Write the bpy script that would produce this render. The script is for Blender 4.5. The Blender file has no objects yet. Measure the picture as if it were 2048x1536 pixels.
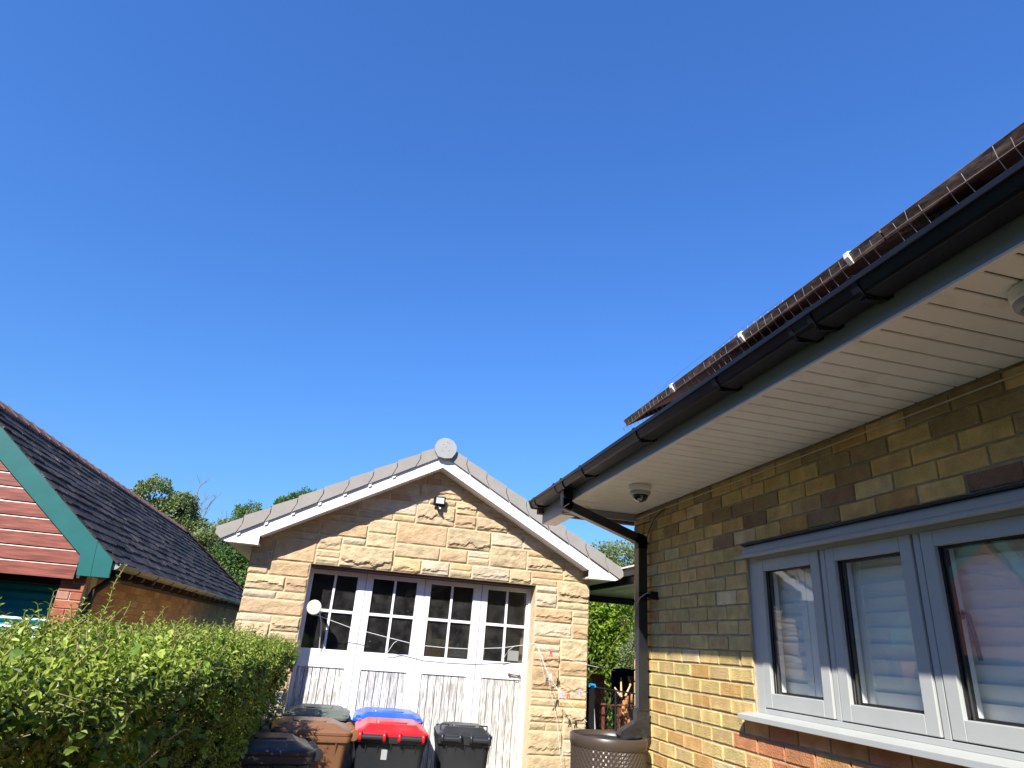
import bpy, math, random
import numpy as np
from mathutils import Vector, Matrix, noise
random.seed(7); RNG = np.random.default_rng(11)
R = math.radians
sc = bpy.context.scene
col = sc.collection

# ------------------------------------------------------------------ camera
cam = bpy.data.cameras.new("camera"); camo = bpy.data.objects.new("camera", cam); col.objects.link(camo)
F_PX, PITCH, ROLL, YAW = 1289.1, 0.386426, 0.0769705, 0.2185644
cam.sensor_width = 36.0; cam.lens = F_PX / 2048 * 36; cam.clip_start = 0.05; cam.clip_end = 500
cy_, sy_ = math.cos(YAW), math.sin(YAW)
fw = Vector((sy_ * math.cos(PITCH), cy_ * math.cos(PITCH), math.sin(PITCH)))
r0 = Vector((cy_, -sy_, 0)); u0 = r0.cross(fw)
rt = r0 * math.cos(ROLL) + u0 * math.sin(ROLL); up = -r0 * math.sin(ROLL) + u0 * math.cos(ROLL)
camo.matrix_world = Matrix(((rt.x, up.x, -fw.x, 0), (rt.y, up.y, -fw.y, 0), (rt.z, up.z, -fw.z, 1.57), (0, 0, 0, 1)))
sc.camera = camo

# ------------------------------------------------------------------ light
SUN = Vector((-0.66, -1.0, 0.98)).normalized()
world = bpy.data.worlds.new("World"); sc.world = world; world.use_nodes = True
wn = world.node_tree.nodes; wn.clear()
sky = wn.new("ShaderNodeTexSky"); sky.sky_type = 'NISHITA'; sky.sun_disc = False
sky.sun_elevation = math.asin(SUN.z); sky.sun_rotation = math.atan2(SUN.x, SUN.y)
sky.air_density = 2.0; sky.dust_density = 0.0; sky.ozone_density = 6.0; sky.altitude = 100
hs = wn.new('ShaderNodeGamma'); hs.inputs['Gamma'].default_value = 0.9
bg = wn.new("ShaderNodeBackground"); bg.inputs['Strength'].default_value = 0.12
wo = wn.new("ShaderNodeOutputWorld")
wl = world.node_tree.links
wl.new(sky.outputs[0], hs.inputs['Color']); cm = wn.new('ShaderNodeMix'); cm.data_type = 'RGBA'; cm.blend_type = 'MULTIPLY'; cm.inputs[0].default_value = 1; cm.inputs[7].default_value = (0.27, 0.505, 0.975, 1)
wl.new(hs.outputs[0], cm.inputs[6]); wl.new(cm.outputs[2], bg.inputs[0]); wl.new(bg.outputs[0], wo.inputs[0])
sun = bpy.data.lights.new("sun", 'SUN'); sun.energy = 4.9; sun.angle = R(0.53); sun.color = (1.0, 0.95, 0.86)
suno = bpy.data.objects.new("sun", sun); col.objects.link(suno)
suno.rotation_euler = SUN.to_track_quat('Z', 'Y').to_euler(); suno.location = (-6, -9, 9)
sc.view_settings.view_transform = 'Standard'; sc.view_settings.look = 'None'
sc.view_settings.exposure = 0.95; sc.view_settings.gamma = 1.0
sc.render.engine = 'CYCLES'
sc.cycles.max_bounces = 8; sc.cycles.transparent_max_bounces = 12

# ------------------------------------------------------------------ helpers
def S(r, g, b):
    f = lambda c: (c / 255 / 12.92) if c / 255 <= 0.04045 else ((c / 255 + 0.055) / 1.055) ** 2.4
    return (f(r), f(g), f(b), 1.0)

def mat(name, color, rough=0.6, spec=0.5, var=0.0, vscale=8.0, bump=0.0, bscale=60.0, tint=False, metal=0.0,
        stretch=None, color2=None, c2scale=3.0, c2lo=0.5, c2hi=0.65, trans=0.0, coat=0.0, rvar=0.0, stain=None):
    m = bpy.data.materials.new(name); m.use_nodes = True
    nt = m.node_tree; N = nt.nodes; L = nt.links
    p = N['Principled BSDF']
    p.inputs['Roughness'].default_value = rough; p.inputs['Specular IOR Level'].default_value = spec
    p.inputs['Metallic'].default_value = metal; p.inputs['Coat Weight'].default_value = coat
    rgb = N.new('ShaderNodeRGB'); rgb.outputs[0].default_value = color
    cur = rgb.outputs[0]
    tc = N.new('ShaderNodeTexCoord'); vec = tc.outputs['Object']
    if stretch:
        mp = N.new('ShaderNodeMapping'); mp.inputs['Scale'].default_value = stretch
        L.new(vec, mp.inputs[0]); vec = mp.outputs[0]
    if tint:
        at = N.new('ShaderNodeAttribute'); at.attribute_name = 'tint'
        mx = N.new('ShaderNodeMix'); mx.data_type = 'RGBA'; mx.blend_type = 'MULTIPLY'; mx.inputs[0].default_value = 1
        L.new(cur, mx.inputs[6]); L.new(at.outputs['Color'], mx.inputs[7]); cur = mx.outputs[2]
    if color2:
        n2 = N.new('ShaderNodeTexNoise'); n2.inputs['Scale'].default_value = c2scale; n2.inputs['Detail'].default_value = 8
        n2.inputs['Roughness'].default_value = 0.65
        L.new(vec, n2.inputs['Vector'])
        mr = N.new('ShaderNodeMapRange'); mr.inputs[1].default_value = c2lo; mr.inputs[2].default_value = c2hi
        L.new(n2.outputs[0], mr.inputs[0])
        mx = N.new('ShaderNodeMix'); mx.data_type = 'RGBA'; L.new(mr.outputs[0], mx.inputs[0])
        L.new(cur, mx.inputs[6]); mx.inputs[7].default_value = color2; cur = mx.outputs[2]
    if var:
        n1 = N.new('ShaderNodeTexNoise'); n1.inputs['Scale'].default_value = vscale; n1.inputs['Detail'].default_value = 6
        L.new(vec, n1.inputs['Vector'])
        mr = N.new('ShaderNodeMapRange'); mr.inputs[1].default_value = 0.25; mr.inputs[2].default_value = 0.75
        mr.inputs[3].default_value = 1 - var; mr.inputs[4].default_value = 1 + var
        L.new(n1.outputs[0], mr.inputs[0])
        mx = N.new('ShaderNodeMix'); mx.data_type = 'RGBA'; mx.blend_type = 'MULTIPLY'; mx.inputs[0].default_value = 1
        L.new(cur, mx.inputs[6]); L.new(mr.outputs[0], mx.inputs[7]); cur = mx.outputs[2]
        if rvar:
            mr2 = N.new('ShaderNodeMapRange'); mr2.inputs[3].default_value = rough - rvar; mr2.inputs[4].default_value = rough + rvar
            L.new(n1.outputs[0], mr2.inputs[0]); L.new(mr2.outputs[0], p.inputs['Roughness'])
    if stain:
        ns = N.new('ShaderNodeTexNoise'); ns.inputs['Scale'].default_value = stain[0]; ns.inputs['Detail'].default_value = 5; ns.inputs['Roughness'].default_value = 0.6
        L.new(tc.outputs['Object'], ns.inputs['Vector'])
        mr = N.new('ShaderNodeMapRange'); mr.inputs[1].default_value = 0.3; mr.inputs[2].default_value = 0.65
        mr.inputs[3].default_value = stain[1]; mr.inputs[4].default_value = stain[2]
        L.new(ns.outputs[0], mr.inputs[0])
        mx = N.new('ShaderNodeMix'); mx.data_type = 'RGBA'; mx.blend_type = 'MULTIPLY'; mx.inputs[0].default_value = 1
        L.new(cur, mx.inputs[6]); L.new(mr.outputs[0], mx.inputs[7]); cur = mx.outputs[2]
    L.new(cur, p.inputs['Base Color'])
    if bump:
        nb = N.new('ShaderNodeTexNoise'); nb.inputs['Scale'].default_value = bscale; nb.inputs['Detail'].default_value = 8
        L.new(vec, nb.inputs['Vector'])
        b = N.new('ShaderNodeBump'); b.inputs['Strength'].default_value = bump; b.inputs['Distance'].default_value = 0.01
        L.new(nb.outputs[0], b.inputs['Height']); L.new(b.outputs[0], p.inputs['Normal'])
    if trans:
        tr = N.new('ShaderNodeBsdfTranslucent'); L.new(cur, tr.inputs[0])
        ms = N.new('ShaderNodeMixShader'); ms.inputs[0].default_value = trans
        L.new(p.outputs[0], ms.inputs[1]); L.new(tr.outputs[0], ms.inputs[2])
        L.new(ms.outputs[0], N['Material Output'].inputs[0])
    return m

def glass_mat(name, tintc=(0.85, 0.9, 0.88, 1), base=0.1, dust=0.0):
    m = bpy.data.materials.new(name); m.use_nodes = True
    nt = m.node_tree; N = nt.nodes; L = nt.links
    N.remove(N['Principled BSDF'])
    t = N.new('ShaderNodeBsdfTransparent'); t.inputs[0].default_value = tintc
    g = N.new('ShaderNodeBsdfGlossy'); g.inputs['Roughness'].default_value = 0.015
    ge = N.new('ShaderNodeNewGeometry'); dt = N.new('ShaderNodeVectorMath'); dt.operation = 'DOT_PRODUCT'
    L.new(ge.outputs['Normal'], dt.inputs[0]); L.new(ge.outputs['Incoming'], dt.inputs[1])
    ab = N.new('ShaderNodeMath'); ab.operation = 'ABSOLUTE'; L.new(dt.outputs['Value'], ab.inputs[0])
    iv = N.new('ShaderNodeMath'); iv.operation = 'SUBTRACT'; iv.inputs[0].default_value = 1; L.new(ab.outputs[0], iv.inputs[1])
    pw_ = N.new('ShaderNodeMath'); pw_.operation = 'POWER'; pw_.inputs[1].default_value = 5; L.new(iv.outputs[0], pw_.inputs[0])
    f = N.new('ShaderNodeMath'); f.operation = 'MULTIPLY_ADD'; f.inputs[1].default_value = 0.92; f.inputs[2].default_value = 0.045; L.new(pw_.outputs[0], f.inputs[0])
    a = N.new('ShaderNodeMath'); a.operation = 'MULTIPLY_ADD'; a.inputs[1].default_value = 1.6; a.inputs[2].default_value = base
    a.use_clamp = True
    tc = N.new('ShaderNodeTexCoord'); nz = N.new('ShaderNodeTexNoise'); nz.inputs['Scale'].default_value = 5.0
    L.new(tc.outputs['Object'], nz.inputs['Vector'])
    b = N.new('ShaderNodeBump'); b.inputs['Strength'].default_value = 0.06; b.inputs['Distance'].default_value = 0.01
    L.new(nz.outputs[0], b.inputs['Height']); L.new(b.outputs[0], g.inputs['Normal'])
    ms = N.new('ShaderNodeMixShader')
    L.new(f.outputs[0], a.inputs[0]); L.new(a.outputs[0], ms.inputs[0]); L.new(t.outputs[0], ms.inputs[1]); L.new(g.outputs[0], ms.inputs[2])
    out = ms.outputs[0]
    if dust:
        d = N.new('ShaderNodeBsdfDiffuse'); d.inputs[0].default_value = (0.6, 0.6, 0.58, 1)
        v = N.new('ShaderNodeTexVoronoi'); v.inputs['Scale'].default_value = 22; L.new(tc.outputs['Object'], v.inputs['Vector'])
        mr = N.new('ShaderNodeMapRange'); mr.inputs[1].default_value = 0.10; mr.inputs[2].default_value = 0.04
        mr.inputs[3].default_value = 0.0; mr.inputs[4].default_value = 0.6
        L.new(v.outputs['Distance'], mr.inputs[0])
        n2 = N.new('ShaderNodeTexNoise'); n2.inputs['Scale'].default_value = 9; n2.inputs['Detail'].default_value = 8
        L.new(tc.outputs['Object'], n2.inputs['Vector'])
        mr2 = N.new('ShaderNodeMapRange'); mr2.inputs[1].default_value = 0.4; mr2.inputs[2].default_value = 0.7
        mr2.inputs[3].default_value = 0.015; mr2.inputs[4].default_value = dust
        L.new(n2.outputs[0], mr2.inputs[0])
        mu = N.new('ShaderNodeMath'); mu.operation = 'MULTIPLY_ADD'; L.new(mr.outputs[0], mu.inputs[0])
        n3 = N.new('ShaderNodeTexNoise'); n3.inputs['Scale'].default_value = 4; L.new(tc.outputs['Object'], n3.inputs['Vector'])
        mr3 = N.new('ShaderNodeMapRange'); mr3.inputs[1].default_value = 0.45; mr3.inputs[2].default_value = 0.6
        L.new(n3.outputs[0], mr3.inputs[0]); L.new(mr3.outputs[0], mu.inputs[1]); L.new(mr2.outputs[0], mu.inputs[2])
        m2 = N.new('ShaderNodeMixShader'); L.new(mu.outputs[0], m2.inputs[0]); L.new(out, m2.inputs[1]); L.new(d.outputs[0], m2.inputs[2])
        out = m2.outputs[0]
    L.new(out, N['Material Output'].inputs[0])
    return m

def leaf_mat(name, c1, c2, rough=0.45, trans=0.35, spec=0.45):
    m = bpy.data.materials.new(name); m.use_nodes = True
    nt = m.node_tree; N = nt.nodes; L = nt.links
    p = N['Principled BSDF']; p.inputs['Roughness'].default_value = rough; p.inputs['Specular IOR Level'].default_value = spec
    at = N.new('ShaderNodeAttribute'); at.attribute_name = 'tint'
    mx = N.new('ShaderNodeMix'); mx.data_type = 'RGBA'; mx.inputs[6].default_value = c1; mx.inputs[7].default_value = c2
    L.new(at.outputs['Fac'], mx.inputs[0]); L.new(mx.outputs[2], p.inputs['Base Color'])
    br = N.new('ShaderNodeMix'); br.data_type = 'RGBA'; br.blend_type = 'MULTIPLY'; br.inputs[0].default_value = 1
    L.new(mx.outputs[2], br.inputs[6]); br.inputs[7].default_value = (1.25, 1.5, 0.5, 1)
    tr = N.new('ShaderNodeBsdfTranslucent'); L.new(br.outputs[2], tr.inputs[0])
    ms = N.new('ShaderNodeMixShader'); ms.inputs[0].default_value = trans
    L.new(p.outputs[0], ms.inputs[1]); L.new(tr.outputs[0], ms.inputs[2]); L.new(ms.outputs[0], N['Material Output'].inputs[0])
    return m

def root_loc(o):
    v = Vector((0, 0, 0))
    while o is not None:
        v += o.location; o = o.parent
    return v

def tag(o, label=None, cat=None, group=None, kind=None):
    if label: o['label'] = label
    if cat: o['category'] = cat
    if group: o['group'] = group
    if kind: o['kind'] = kind
    return o

def empty(name, loc, label, cat, group=None):
    o = bpy.data.objects.new(name, None); col.objects.link(o); o.location = loc; o.empty_display_size = 0.1
    return tag(o, label, cat, group)

class MB:
    def __init__(s): s.v = []; s.f = []; s.m = []; s.t = []; s.sm = []
    def add(s, vs, fs, m=0, t=None, smooth=False):
        b = len(s.v); s.v += [tuple(x) for x in vs]
        for f in fs:
            s.f.append(tuple(b + i for i in f)); s.m.append(m); s.sm.append(smooth)
            s.t += [t[i] for i in f] if isinstance(t, list) else [t or (1, 1, 1)] * len(f)
    def box(s, x0, x1, y0, y1, z0, z1, m=0, t=None):
        if x0 > x1: x0, x1 = x1, x0
        if y0 > y1: y0, y1 = y1, y0
        if z0 > z1: z0, z1 = z1, z0
        vs = [(x0, y0, z0), (x1, y0, z0), (x1, y1, z0), (x0, y1, z0), (x0, y0, z1), (x1, y0, z1), (x1, y1, z1), (x0, y1, z1)]
        s.add(vs, [(0, 3, 2, 1), (4, 5, 6, 7), (0, 1, 5, 4), (1, 2, 6, 5), (2, 3, 7, 6), (3, 0, 4, 7)], m, t)
    def prism(s, poly, axis, a, b, m=0, t=None, smooth=False):
        # poly in the two other axes (x,z for axis y; y,z for axis x; x,y for axis z)
        def P(u, w, k): return {'x': (k, u, w), 'y': (u, k, w), 'z': (u, w, k)}[axis]
        n = len(poly)
        area = sum(poly[i][0] * poly[(i + 1) % n][1] - poly[(i + 1) % n][0] * poly[i][1] for i in range(n))
        if area < 0: poly = poly[::-1]
        if a > b: a, b = b, a
        if axis == 'y': poly = poly[::-1]
        vs = [P(u, w, a) for u, w in poly] + [P(u, w, b) for u, w in poly]
        s.add(vs, [tuple(range(n))[::-1], tuple(range(n, 2 * n))], m, t)
        s.add(vs, [(i, (i + 1) % n, n + (i + 1) % n, n + i) for i in range(n)], m, t, smooth)
    def beam(s, p, q, w, h, m=0, t=None, upv=(0, 0, 1)):
        p = Vector(p); q = Vector(q); d = (q - p).normalized(); u = Vector(upv)
        if abs(d.dot(u)) > 0.98: u = Vector((0, 1, 0))
        a = d.cross(u).normalized() * w / 2; b = a.cross(d).normalized() * h / 2
        vs = [p - a - b, p + a - b, p + a + b, p - a + b, q - a - b, q + a - b, q + a + b, q - a + b]
        s.add(vs, [(3, 2, 1, 0), (4, 5, 6, 7), (0, 1, 5, 4), (1, 2, 6, 5), (2, 3, 7, 6), (3, 0, 4, 7)], m, t)
    def tube(s, pts, r, n=8, m=0, t=None, caps=True):
        pts = [Vector(p) for p in pts]; rs = r if isinstance(r, (list, tuple)) else [r] * len(pts)
        rings = []; prev = None
        for i, p in enumerate(pts):
            d = (pts[min(i + 1, len(pts) - 1)] - pts[max(i - 1, 0)]).normalized()
            if prev is None:
                u = Vector((0, 0, 1)) if abs(d.z) < 0.9 else Vector((1, 0, 0))
                a = d.cross(u).normalized()
            else:
                a = (prev - d * prev.dot(d)).normalized()
            prev = a; b = d.cross(a)
            rings.append([p + (a * math.cos(2 * math.pi * k / n) + b * math.sin(2 * math.pi * k / n)) * rs[i] for k in range(n)])
        vs = [v for rg in rings for v in rg]; fs = []
        for i in range(len(pts) - 1):
            for k in range(n):
                fs.append((i * n + k, i * n + (k + 1) % n, (i + 1) * n + (k + 1) % n, (i + 1) * n + k))
        s.add(vs, fs, m, t, True)
        if caps: s.add(vs, [tuple(range(n))[::-1], tuple(range((len(pts) - 1) * n, len(pts) * n))], m, t)
    def lathe(s, prof, c, axis='z', n=32, m=0, t=None, smooth=True):
        c = Vector(c); vs = []
        for r, h in prof:
            for k in range(n):
                a = 2 * math.pi * k / n; u, w = r * math.cos(a), r * math.sin(a)
                vs.append(c + (Vector((u, w, h)) if axis == 'z' else Vector((u, h, w)) if axis == 'y' else Vector((h, u, w))))
        fs = []
        for i in range(len(prof) - 1):
            for k in range(n):
                q = (i * n + k, i * n + (k + 1) % n, (i + 1) * n + (k + 1) % n, (i + 1) * n + k)
                fs.append(q if axis != 'y' else q[::-1])
        s.add(vs, fs, m, t, smooth)
    def rloft(s, secs, n=5, m=0, t=None, cap0=True, cap1=True):
        # secs: list of (cx, cy, w, d, r, z) rounded rectangles
        rings = []
        for cx, cy, w, d, r, z in secs:
            rg = []
            for q, (sx, sy) in enumerate(((1, 1), (-1, 1), (-1, -1), (1, -1))):
                for k in range(n + 1):
                    a = math.pi / 2 * q + math.pi / 2 * k / n
                    rg.append((cx + sx * (w / 2 - r) + r * math.cos(a), cy + sy * (d / 2 - r) + r * math.sin(a), z))
            rings.append(rg)
        N = len(rings[0]); vs = [v for rg in rings for v in rg]; fs = []
        for i in range(len(rings) - 1):
            for k in range(N):
                fs.append((i * N + k, i * N + (k + 1) % N, (i + 1) * N + (k + 1) % N, (i + 1) * N + k))
        s.add(vs, fs, m, t, True)
        caps = []
        if cap0: caps.append(tuple(range(N))[::-1])
        if cap1: caps.append(tuple(range((len(rings) - 1) * N, len(rings) * N)))
        s.add(vs, caps, m, t)
    def build(s, name, mats, parent=None, bevel=0.0, seg=2, label=None, cat=None, group=None, kind=None, origin=None, autosmooth=False):
        me = bpy.data.meshes.new(name)
        if parent is not None: off = root_loc(parent)
        else:
            a = np.array(s.v); off = Vector(origin) if origin is not None else Vector(((a[:, 0].min() + a[:, 0].max()) / 2, (a[:, 1].min() + a[:, 1].max()) / 2, a[:, 2].min()))
        me.from_pydata([(x - off.x, y - off.y, z - off.z) for x, y, z in s.v], [], s.f)
        if not isinstance(mats, (list, tuple)): mats = [mats]
        for m in mats: me.materials.append(m)
        me.polygons.foreach_set('material_index', s.m)
        me.polygons.foreach_set('use_smooth', s.sm)
        at = me.attributes.new('tint', 'FLOAT_COLOR', 'CORNER')
        at.data.foreach_set('color', np.array([(a[0], a[1], a[2], 1) for a in s.t], dtype=np.float32).ravel())
        me.update()
        o = bpy.data.objects.new(name, me); col.objects.link(o)
        if parent is not None: o.parent = parent
        else: o.location = off
        if bevel:
            b = o.modifiers.new('bevel', 'BEVEL'); b.width = bevel; b.segments = seg; b.limit_method = 'ANGLE'; b.angle_limit = R(40)
        return tag(o, label, cat, group, kind)

def np_mesh(name, V, Fq, mats, parent=None, fac=None, smooth=False, midx=None, **kw):
    """V (n,3) world, Fq (m,k) faces of equal size, fac (m,) per-face tint"""
    me = bpy.data.meshes.new(name)
    off = np.array(root_loc(parent)) if parent is not None else np.array([V[:, 0].mean(), V[:, 1].mean(), V[:, 2].min()])
    me.vertices.add(len(V)); me.vertices.foreach_set('co', (V - off).astype(np.float32).ravel())
    k = Fq.shape[1]
    me.loops.add(Fq.size); me.loops.foreach_set('vertex_index', Fq.astype(np.int32).ravel())
    me.polygons.add(len(Fq)); me.polygons.foreach_set('loop_start', np.arange(0, Fq.size, k, dtype=np.int32))
    me.polygons.foreach_set('loop_total', np.full(len(Fq), k, dtype=np.int32))
    if not isinstance(mats, (list, tuple)): mats = [mats]
    for m in mats: me.materials.append(m)
    if midx is not None: me.polygons.foreach_set('material_index', midx.astype(np.int32))
    me.polygons.foreach_set('use_smooth', np.full(len(Fq), smooth))
    if fac is not None:
        at = me.attributes.new('tint', 'FLOAT_COLOR', 'FACE')
        c = np.ones((len(Fq), 4), np.float32); c[:, :3] = fac[:, None] if fac.ndim == 1 else fac
        at.data.foreach_set('color', c.ravel())
    me.update(calc_edges=True); me.validate()
    o = bpy.data.objects.new(name, me); col.objects.link(o)
    if parent is not None: o.parent = parent
    else: o.location = Vector(off)
    return tag(o, **kw)

def leaf_arrays(P, Nrm, D, L, W, fac, fold=0.25):
    """folded pointed leaves: 6 verts, 2 quads + (as 4 quads of 2 halves)"""
    n = len(P)
    Sd = np.cross(Nrm, D); Sd /= np.linalg.norm(Sd, axis=1)[:, None] + 1e-9
    Nn = np.cross(D, Sd)
    L = L[:, None]; W = W[:, None]
    base = P; tip = P + D * L - Nn * L * 0.12
    m1 = P + D * L * 0.55
    l1 = P + D * L * 0.28 + Sd * W * 0.42 + Nn * W * fold; r1 = P + D * L * 0.28 - Sd * W * 0.42 + Nn * W * fold
    l2 = P + D * L * 0.62 + Sd * W * 0.40 + Nn * W * fold; r2 = P + D * L * 0.62 - Sd * W * 0.40 + Nn * W * fold
    V = np.stack([base, l1, l2, tip, r2, r1, m1], 1).reshape(-1, 3)
    q = np.array([[0, 6, 2, 1], [6, 3, 3, 2], [0, 5, 4, 6], [6, 4, 3, 3]])
    q = np.array([[0, 6, 2, 1], [0, 5, 4, 6]]); tq = np.array([[6, 3, 2], [6, 4, 3]])
    b = np.arange(n)[:, None, None] * 7
    Ftri = np.concatenate([np.array([[0, 6, 1], [6, 2, 1], [6, 3, 2], [0, 5, 6], [5, 4, 6], [6, 4, 3]])[None] + b]).reshape(-1, 3)
    return V, Ftri, np.repeat(fac, 6)

def rand_dirs(n):
    v = RNG.normal(size=(n, 3)); return v / np.linalg.norm(v, axis=1)[:, None]

def nz(x, y, z=0.0): return noise.noise(Vector((x, y, z)))

# ------------------------------------------------------------------ materials
M = {}
M['ground'] = mat('bright_bounce_paving', (0.36, 0.32, 0.26, 1), 0.9, var=0.2, vscale=3, bump=0.3)
M['lawn'] = mat('lawn', (0.04, 0.065, 0.018, 1), 0.9, var=0.4, vscale=6, bump=0.5)
M['brick'] = mat('buff_brick', (1, 1, 1, 1), 0.85, 0.2, var=0.22, vscale=16, bump=0.7, bscale=110, tint=True, color2=(0.16, 0.10, 0.05, 1), c2scale=75, c2lo=0.66, c2hi=0.73, stain=(5, 0.82, 1.1))
M['mortar'] = mat('mortar', (0.36, 0.29, 0.19, 1), 0.95, 0.2, var=0.2, vscale=20, bump=0.6, bscale=200)
M['mortar_dark'] = mat('mortar_grey', (0.40, 0.34, 0.25, 1), 0.95, 0.2, var=0.25, vscale=14, bump=0.6, bscale=200)
M['stone'] = mat('sandstone', (0.95, 0.96, 0.97, 1), 0.88, 0.2, var=0.13, vscale=16, bump=0.55, bscale=90, tint=True, color2=(0.33, 0.24, 0.14, 1), c2scale=3.5, c2lo=0.58, c2hi=0.95, stain=(11, 0.86, 1.06))
M['stone_mortar'] = mat('stone_mortar', (0.60, 0.49, 0.32, 1), 0.95, 0.2, var=0.12, vscale=20, bump=0.5, bscale=150)
M['upvc'] = mat('white_upvc', (0.80, 0.80, 0.80, 1), 0.35, 0.4, var=0.03, vscale=3)
M['soffit'] = mat('soffit_upvc', (0.80, 0.79, 0.75, 1), 0.33, 0.45, var=0.07, vscale=2.5, bump=0.08, bscale=25, color2=(0.60, 0.56, 0.47, 1), c2scale=7, c2lo=0.55, c2hi=0.8)
M['soffit_groove'] = mat('soffit_groove', (0.06, 0.05, 0.04, 1), 0.8)
M['fascia'] = mat('grey_fascia', (0.32, 0.34, 0.36, 1), 0.38, 0.45, var=0.08, vscale=4)
M['gutter'] = mat('black_plastic', (0.010, 0.0108, 0.014, 1), 0.32, 0.24, var=0.25, vscale=8, rvar=0.1)
M['frame'] = mat('grey_window_paint', (0.40, 0.415, 0.40, 1), 0.42, 0.4, var=0.05, vscale=5)
M['gasket'] = mat('black_rubber', (0.01, 0.01, 0.01, 1), 0.6)
M['spacer'] = mat('dark_spacer', (0.02, 0.018, 0.02, 1), 0.4)
M['white_paint'] = mat('old_white_paint', (0.72, 0.72, 0.72, 1), 0.5, 0.35, var=0.06, vscale=7, color2=(0.40, 0.38, 0.33, 1), c2scale=14, c2lo=0.66, c2hi=0.72, bump=0.15, bscale=60)
M['flaky'] = mat('flaking_white_boards', (0.74, 0.74, 0.73, 1), 0.6, 0.3, var=0.08, vscale=9, stretch=(20, 20, 1.6),
                 color2=(0.33, 0.315, 0.29, 1), c2scale=5.5, c2lo=0.42, c2hi=0.56, bump=0.5, bscale=18)
M['tile_grey'] = mat('grey_verge_tile', (0.28, 0.26, 0.24, 1), 0.75, 0.3, var=0.07, vscale=10, bump=0.12, bscale=120)
M['cap_grey'] = mat('grey_ridge_cap', (0.30, 0.31, 0.31, 1), 0.6, 0.35, var=0.06, vscale=14)
M['roof_tile'] = mat('brown_roof_tile', (0.20, 0.105, 0.08, 1), 0.8, var=0.3, vscale=10, bump=0.4)
M['panel'] = mat('solar_frame_reflection', (0.085, 0.056, 0.046, 1), 0.4, 0.4, color2=(0.27, 0.21, 0.17, 1), c2scale=9, c2lo=0.42, c2hi=0.68, bump=0.4, bscale=12, stretch=(3, 0.8, 3))  # brown mottling is the roof tiles' reflection painted onto black panels
M['wire'] = mat('galvanised_wire', (0.30, 0.27, 0.26, 1), 0.45, 0.4, metal=0.3)
M['clip'] = mat('white_clip', (0.75, 0.74, 0.70, 1), 0.5)
M['slate'] = mat('slate', (1, 1, 1, 1), 0.8, 0.15, tint=True, var=0.45, vscale=9, bump=0.8, bscale=45, stain=(1.2, 0.75, 1.25), color2=(0.14, 0.135, 0.125, 1), c2scale=11, c2lo=0.57, c2hi=0.68)
M['clay'] = mat('red_clay', (0.19, 0.105, 0.08, 1), 0.85, 0.2, var=0.35, vscale=9, bump=0.4, bscale=80)
M['teal'] = mat('teal_paint', (0.008, 0.112, 0.112, 1), 0.45, 0.4, var=0.1, vscale=6, color2=(0.06, 0.17, 0.16, 1), c2scale=18, c2lo=0.68, c2hi=0.76)
M['clad'] = mat('varnished_boards', (0.215, 0.062, 0.045, 1), 0.36, 0.4, var=0.4, vscale=4, stretch=(1, 1, 8), coat=0.15, bump=0.15, bscale=6, rvar=0.08)
M['shutter'] = mat('teal_shutter', (0.01, 0.17, 0.21, 1), 0.25, 0.6, var=0.1, vscale=4)
M['redbrick'] = mat('red_brick', (1, 1, 1, 1), 0.85, 0.2, tint=True, var=0.15, vscale=30, bump=0.4, bscale=150)
M['dark'] = mat('dark_interior', (0.012, 0.012, 0.012, 1), 0.9)
M['room'] = mat('room_wall', (0.75, 0.74, 0.70, 1), 0.9)
M['blind'] = mat('painted_shutter_louvre', (0.93, 0.92, 0.85, 1), 0.5, 0.3)
M['bark'] = mat('bark', (0.13, 0.10, 0.07, 1), 0.9, 0.2, var=0.3, vscale=20, bump=0.5)
M['deadwood'] = mat('dead_twig', (0.20, 0.16, 0.13, 1), 0.9, 0.2, var=0.2)
M['twig'] = mat('hedge_twig', (0.26, 0.21, 0.10, 1), 0.8, 0.2, var=0.2)
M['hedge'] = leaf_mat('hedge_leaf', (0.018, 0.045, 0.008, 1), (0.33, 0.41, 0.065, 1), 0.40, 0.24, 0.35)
M['ivy'] = leaf_mat('ivy_leaf', (0.03, 0.08, 0.014, 1), (0.22, 0.34, 0.05, 1), 0.38, 0.25, 0.3)
M['tree_a'] = leaf_mat('tree_leaf_olive', (0.08, 0.12, 0.04, 1), (0.28, 0.32, 0.14, 1), 0.5, 0.25)
M['tree_b'] = leaf_mat('tree_leaf_dark', (0.035, 0.08, 0.018, 1), (0.15, 0.24, 0.05, 1), 0.45, 0.22)
M['tree_c'] = leaf_mat('tree_leaf_yellow', (0.06, 0.12, 0.01, 1), (0.26, 0.36, 0.03, 1), 0.45, 0.35)
M['bin_black'] = mat('black_bin_plastic', (0.022, 0.024, 0.028, 1), 0.38, 0.45, var=0.15, vscale=7, bump=0.05, bscale=200)
M['bin_brown'] = mat('brown_bin_plastic', (0.20, 0.095, 0.048, 1), 0.38, 0.45, var=0.07, vscale=5)
M['bin_red'] = mat('red_lid_plastic', (0.62, 0.012, 0.02, 1), 0.28, 0.5, var=0.06, vscale=4)
M['bin_blue'] = mat('blue_lid_plastic', (0.015, 0.10, 0.55, 1), 0.3, 0.5, var=0.06, vscale=4)
M['bin_green'] = mat('grey_green_lid_plastic', (0.105, 0.125, 0.105, 1), 0.45, 0.4, var=0.1, vscale=4)
M['rubber'] = mat('tyre_rubber', (0.02, 0.02, 0.02, 1), 0.8)
M['rattan'] = mat('brown_rattan_plastic', (0.058, 0.043, 0.034, 1), 0.36, 0.45, var=0.06, vscale=6)
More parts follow.
